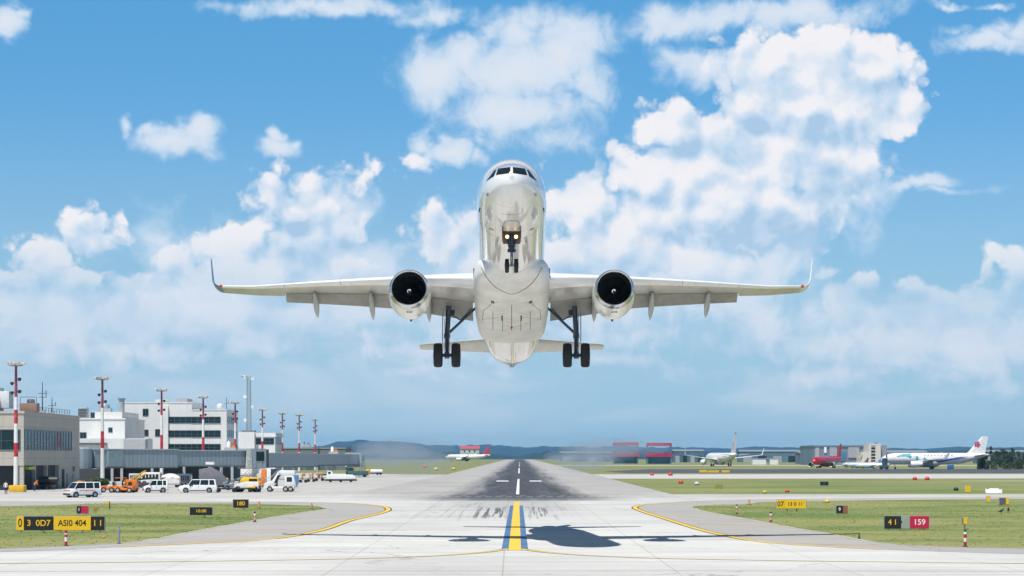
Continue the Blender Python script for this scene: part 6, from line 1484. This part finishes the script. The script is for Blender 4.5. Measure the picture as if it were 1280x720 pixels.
M_emb = mat('emblem_red', (.50, .02, .10), .4, var=0); M_teal = mat('swoosh_teal', (.02, .28, .36), .35, var=0); M_navy = mat('swoosh_navy', (.03, .07, .32), .35, var=0)
def emb_red(fn, zt_):
    for s in (-1, 1):   # a red flower roundel on both sides of the fin
        mb = MB(); cx, cz = 33.3-18, 8.6
        pts = []
        for i in range(40):
            a = 2*math.pi*i/40; r = 1.0 + .16*math.cos(5*a)
            pts.append(Vector((cx + r*math.cos(a), s*.24, cz + r*math.sin(a))))
        mb.add(pts + [p + Vector((0, -s*.05, 0)) for p in pts], [tuple(range(40)), tuple(range(40, 80))] + [(i, (i+1) % 40, 40+(i+1) % 40, 40+i) for i in range(40)])
        mb.build('emblem', M_emb, fn)
        q = MB()
        for a in (20, 140, 260): q.cbox((cx + .5*math.cos(R(a)), s*.255, cz + .5*math.sin(R(a))), (.55, .02, .16))
        q.build('emblem_petal', M_white, fn)
def on_barrel(poly, zc, s):
    """lay an outline given in (x, z offset) on the round side of the fuselage"""
    pts = []
    for x, dz in poly:
        yy = math.sqrt(max(.01, 1.99**2 - dz*dz)) + .012; pts.append(Vector((x, s*yy, zc + dz)))
    return pts
def swoosh1(f, zc):
    for s in (-1, 1):
        up = [(-12.5, .95), (-10.5, 1.55), (-8, 1.65), (-5.5, 1.25), (-3, .35), (-.5, -.45), (2, -.75)]; lo = [(-12.5, .75), (-10.5, .85), (-8, .15), (-5.5, -.5), (-3, -.95), (-.5, -1.1), (2, -1.05)]
        def band(name, a, b, m):
            v = []; 
            for (p, q) in zip(a, b):
                for k in range(5): u = k/4; v.append(on_barrel([(p[0]*(1-u)+q[0]*u, p[1]*(1-u)+q[1]*u)], zc, s)[0])
            n = len(a); MB().add(v, [(i*5+k, i*5+k+1, (i+1)*5+k+1, (i+1)*5+k) for i in range(n-1) for k in range(4)]).build(name, m, f, recalc=False)
        band('swoosh', up, lo, M_teal)
        band('swoosh', [(-6, -.35), (-3, -.8), (0, -.85), (3, -.5), (6, .05), (9, .45), (11, .6)], [(-6, -.6), (-3, -1.25), (0, -1.5), (3, -1.2), (6, -.6), (9, -.05), (11, .5)], M_navy)
        sp_ = MB()
        for k in range(9): x = -3.2 + k*1.15; sp_.add(on_barrel([(x, 1.05), (x+.7, 1.05), (x+.85, 1.35), (x+.1, 1.35)], zc, s), [(0, 1, 2, 3)])
        sp_.build('title', mat('title_navy', (.08, .07, .20), .4, var=0), f, recalc=False)
YB = 905.
far_jet('big white airliner with teal and blue swooshes and a red tail emblem at right', (gx(1166, YB), YB, .02), R(-6), 1.08, W1, emblem=emb_red, swoosh=swoosh1, high=.95, wingtilt=.06)
CR = {'body': mat('liner_red', (.56, .02, .05), .3, coat=.3), 'fin': mat('fin_red', (.72, .03, .02), .35), 'wing': mat('wing_charcoal', (.08, .09, .12), .5), 'tailplane': mat('tail_maroon', (.18, .02, .03), .4), 'belly': mat('belly_maroon', (.25, .02, .03), .4), 'engine': mat('engine_pale', (.55, .50, .52), .4), 'winglet': M_red}
far_jet('red airliner with a bright red tail fin, parked before the far hangar', (gx(1036, 985), 990, .02), R(60), .82, CR, high=1.1)
WM = {'body': W1['body'], 'fin': mat('fin_lilac', (.55, .54, .60), .4), 'belly': mat('belly_painted_shade', (.55, .53, .52), .5), 'wing': W1['body']}  # belly colour carries the shade of the underside
def emb2(fn, zt_):
    for s in (-1, 1):
        v = []
        for k in range(9):
            z = 6.6 + k*.42; x = 33.0-18 + .35*math.sin(k*1.1) + k*.13; w = .34 - .02*abs(k-4); v += [Vector((x-w, s*.23, z)), Vector((x+w, s*.23, z))]
        MB().add(v, [(2*i, 2*i+1, 2*i+3, 2*i+2) for i in range(8)]).build('emblem', mat('emblem_maroon', (.30, .06, .09), .4), fn, recalc=False)
far_jet('white airliner seen from behind with a tall lilac tail fin, taxiing right of the runway', (gx(904, 1150), 1160, .02), R(-76), 1.15, WM, high=1.35, wl=1.3, emblem=emb2, tail_band=mat('fin_tip_slate', (.14, .15, .20), .5), wingtilt=.13)
CB = {'body': mat('liner_blue_white', (.66, .70, .76), .35), 'fin': mat('fin_blue', (.10, .22, .48), .4), 'engine': M_blue}
far_jet('small white and blue jet parked between the red airliner and the big white one', (gx(1082, 960), 962, .02), R(-25), .40, CB, high=.8)
far_jet('second small white jet parked half hidden by the big white airliner nose', (gx(1094, 930), 932, .02), R(-15), .38, {'body': W1['body'], 'fin': mat('fin_pale', (.5, .56, .62), .4), 'engine': M_blue}, high=.8)
far_jet('little white jet with a brown tail right behind the red airliner', (gx(1070, 990), 992, .02), R(35), .40, {'body': W1['body'], 'fin': mat('fin_brown', (.24, .16, .13), .5)}, high=.8)
CF = {'body': W1['body'], 'fin': mat('fin_crimson', (.42, .04, .08), .4), 'tailplane': M_red, 'belly': mat('belly_green', (.06, .10, .09), .5)}
far_jet('far white airliner with a crimson tail left of the end of the runway', (gx(584, 2250), 2250, .02), R(-8), 1.15, CF)
# ================================================================== FAR STRUCTURES
def gantry(label, px0, px1, Y, top):
    t = thing('red_gantry', label, 'gantry', (gx((px0+px1)/2, Y), Y, 0)); L = gx(px1, Y)-gx(px0, Y); h = gz(top, Y); m_ = mat('gantry_red', (.45, .05, .08), .5)
    MB().box(-L/2, L/2, -2, 2, h-2.0, h).build('top_beam', m_, t); MB().box(-L/2-.6, L/2+.6, -2.2, 2.2, h*.34, h*.34+2.4).build('lower_band', mat('gantry_crimson', (.40, .02, .09), .5), t)
    for x in (-L/2+.6, L/2-.6): MB().box(x-.45, x+.45, -1.8, 1.8, 0, h-2.01).build('leg', mat('gantry_blue', (.08, .16, .24), .6), t)
    MB().box(-L/2, L/2, 1.85, 2.4, .1, h*.33).build('wall', mat('shed_blue', (.10, .24, .32), .6), t)
gantry('red framed open hangar gantry standing on the far right horizon', 808, 839.5, 1500, 553.5)
gantry('paler red gantry half lost in the jet exhaust right of the runway', 766, 798, 1560, 553.0)
hg = thing('hangar', 'long grey-blue hangar with a flat roof behind the red airliner', 'hangar', (gx(1055, 1300), 1310, 0))
Yh = 1300.; X_ = lambda p: gx(p, Yh)
part(MB().box(X_(1017), X_(1086), Yh, Yh+60, 0, gz(558.5, Yh)), 'wall', mat('hangar_blue', (.15, .20, .26), .6, var=.2, scale=.1), hg)
part(MB().box(X_(1016.5), X_(1086.5), Yh-.5, Yh+60.5, gz(558.5, Yh), gz(556.6, Yh)), 'roof', mat('hangar_roof', (.12, .18, .23), .6), hg)
for a, b, c, d, m_ in ((1019, 1024, 572, 559.5, mat('bay_stone', (.34, .34, .33), .7)), (1030, 1033, 566, 558.8, M_white), (1037, 1046, 570, 559, mat('bay_pale', (.30, .33, .36), .7)), (1060, 1074, 572, 559, mat('bay_mauve', (.33, .33, .36), .7)), (1049, 1057, 575, 565, mat('bay_teal', (.04, .18, .30), .6))):
    part(MB().box(X_(a), X_(b), Yh-.6, Yh-.01, gz(c, Yh), gz(d, Yh)), 'bay_door', m_, hg)
ct = thing('control_block', 'tall cream control block with a dark window strip beside the hangar', 'building', (gx(1100, 1280), 1290, 0)); Yc = 1280.; X_ = lambda p: gx(p, Yc)
part(MB().box(X_(1086), X_(1101), Yc, Yc+25, 0, gz(554.5, Yc)).box(X_(1077), X_(1085.9), Yc, Yc+20, 0, gz(565, Yc)), 'wall', mat('cream_wall', (.58, .54, .47), .7), ct)
part(MB().box(X_(1101.1), X_(1109.5), Yc+2, Yc+25, 0, gz(556.5, Yc)), 'grey_wing', mat('wing_wall', (.24, .25, .26), .7), ct)
part(MB().box(X_(1089), X_(1094), Yc-.15, Yc-.01, gz(577, Yc), gz(557, Yc)), 'window', M_wglass, ct)
for k in range(5): part(MB().box(X_(1089), X_(1094), Yc-.3, Yc-.151, gz(575-k*4, Yc), gz(574-k*4, Yc)), 'sill', mat('cream_wall', (.58, .54, .47), .7), ct)
part(MB().box(X_(1096), X_(1098.5), Yc+4, Yc+8, gz(554.5, Yc), gz(553.3, Yc)), 'roof_box', M_dark, ct)
for (px0, px1, top, Y, col, lab, cat) in ((1110, 1160, 564.5, 1500, (.14, .20, .25), 'low blue-grey shed behind the big white airliner', 'shed'), (1000, 1016, 565, 1500, (.12, .19, .26), 'low dark blue shed left of the long hangar', 'shed'), (842, 880, 563.0, 1900, (.08, .15, .22), 'long low dark shed beyond the white taxiing airliner', 'shed'), (925, 1000, 563.5, 1900, (.10, .17, .24), 'wide blue-grey shed right of the white taxiing airliner', 'shed'), (700, 765, 565.5, 2200, (.08, .12, .14), 'dark low shed right of the far end of the runway', 'shed'), (1225, 1300, 564, 1600, (.12, .18, .22), 'low grey shed behind the dark trees at right', 'shed')):
    t = thing('storage_shed', lab, cat, (gx((px0+px1)/2, Y), Y, 0)); L = gx(px1, Y)-gx(px0, Y); h = gz(top, Y)
    MB().box(-L/2, L/2, 0, 25, 0, h-.6).build('wall', mat('shed_%d' % px0, col, .7, var=.25, scale=.08), t); MB().prism([(-.4, h-.6), (25.4, h-.6), (12.5, h+.8)], 'x', -L/2-.4, L/2+.4).build('roof', mat('shed_roof', (.22, .26, .30), .6), t)
    for k in range(4): x = -L/2 + L*(k+.5)/4; MB().box(x-L*.07, x+L*.07, -.1, -.01, 0, h*.55).build('door', M_wglass if k % 2 else mat('shed_door', (.35, .37, .38), .6), t)
rh = thing('hillside_house', 'far house with a wide red roof on the hill left of the runway end', 'house', (gx(587, 3300), 3300, 8)); 
MB().box(-13, 13, 0, 12, 0, 7).build('wall', mat('cream_wall', (.58, .54, .47), .7), rh); MB().prism([(-1, 7), (13, 7), (6, 11)], 'x', -14, 14).build('roof', mat('tile_red', (.45, .06, .08), .7), rh)
for k in range(3): MB().box(-8+k*7, -6+k*7, -.1, -.01, 2, 5).build('window', M_glass, rh)
far = thing('white_hut', 'pair of low white huts on the far grass beyond the taxiing airliner', 'hut', (gx(960, 1400), 1400, 0))
MB().box(-9, -1, 0, 6, 0, 3).box(1, 6, 0, 5, 0, 3.4).build('wall', M_white, far); MB().box(-9.2, 6.2, -.2, 6.2, 3.41, 3.7).build('roof', M_grey, far)
bx = thing('blue_crate', 'bright blue crate under the tail of the big white airliner', 'crate', (gx(1187, 900), 898, .02))
MB().box(-1.1, 1.1, -.9, .9, .15, 1.5).build('box', M_blue, bx, bevel=.04); MB().box(-1.15, 1.15, -.95, .95, 1.502, 1.6).build('lid', mat('crate_lid', (.05, .22, .52), .4), bx); MB().box(-1.0, 1.0, -.8, .8, 0, .148).build('pallet', M_grey, bx)
tg = thing('pushback_tug', 'dark pushback tug with a tow bar at the nose of the big white airliner', 'tug', (gx(1104, 890), 888, .02))
MB().box(-1.6, 1.6, -1.1, 1.1, .4, 1.6).build('body', mat('tug_slate', (.05, .09, .12), .5), tg, bevel=.08); MB().box(-.6, 1.2, -1, 1, 1.6, 4.2).build('lift_cab', mat('tug_slate', (.05, .09, .12), .5), tg, bevel=.08); MB().box(-.4, 1.0, -1.02, -1.001, 3.0, 3.9).build('window', M_glass, tg)
for x in (-1, 1):
    for s in (-1, 1): MB().lathe([(-.15, .3), (-.15, .5), (.15, .5), (.15, .3)], (x, s*1, .5), (0, s, 0), 14, True, True).build('wheel', M_rubber, tg, smooth=40)
MB().tube((-1.6, 0, .5), (-4.4, -.4, .35), .08).build('tow_bar', M_steel, tg)

# ================================================================== THE AIR
def volume_box(name, x0, x1, y0, y1, z0, z1, dens, col, label=None):
    o = MB().box(x0, x1, y0, y1, z0, z1).build(name, bpy.data.materials.new(name + '_air')); m = o.data.materials[0]; m.use_nodes = True; n = m.node_tree.nodes; n.clear()
    out = n.new('ShaderNodeOutputMaterial'); v = n.new('ShaderNodeVolumePrincipled'); v.inputs['Color'].default_value = c4(col); v.inputs['Density'].default_value = dens
    m.node_tree.links.new(v.outputs[0], out.inputs['Volume']); o['kind'] = 'stuff'
    return o
HAZE = 1
if HAZE:
    hz_ = volume_box('haze', -9000, 9000, -300, 12000, -2, 95, 5.5e-5, (.32, .66, 1.0)); tag(hz_, 'thin blue haze over the whole airfield', 'haze', kind='stuff')

def puff(px, py, Y, rx, ry, rz_, dens, label):
    rg = []
    c = Vector((gx(px, Y), Y, gz(py, Y)))
    for i in range(13):
        a = -math.pi/2 + math.pi*i/12; r = max(.02, math.cos(a))
        rg.append([c + Vector((rx*r*math.cos(b), ry*r*math.sin(b), rz_*math.sin(a))) for b in [2*math.pi*k/24 for k in range(24)]])
    o = MB().loft(rg).build('exhaust_haze', mat_exhaust(dens)); tag(o, label, 'exhaust haze', kind='stuff'); return o
def mat_exhaust(d):
    nm = 'exhaust_%g' % d
    if nm in MATS: return MATS[nm]
    m = bpy.data.materials.new(nm); m.use_nodes = True; n = m.node_tree.nodes; n.clear(); MATS[nm] = m
    out = n.new('ShaderNodeOutputMaterial'); v = n.new('ShaderNodeVolumePrincipled'); v.inputs['Color'].default_value = (.62, .74, .84, 1); v.inputs['Density'].default_value = d
    m.node_tree.links.new(v.outputs[0], out.inputs['Volume']); return m
random.seed(11)
for px, py, n, lab in ((744, 572, 11, 'thin grey jet exhaust drifting over the runway edge right of the centre line'), (498, 572, 10, 'thin grey jet exhaust drifting over the grass left of the runway')):
    for k in range(n):
        qx = px + random.uniform(-44, 44); qy = py + random.uniform(-13, 9); Y = random.uniform(420, 600); q = random.uniform(.7, 1.3); rv = random.uniform(1.0, 2.3)*q; zc_ = max(gz(qy, Y), rv + .15)
        puff(qx, HZ - (zc_ - H)*F/Y, Y, random.uniform(4., 8.)*q, random.uniform(20, 45), rv, .0062, lab)['group'] = 'exhaust right of the runway' if px > 640 else 'exhaust left of the runway'
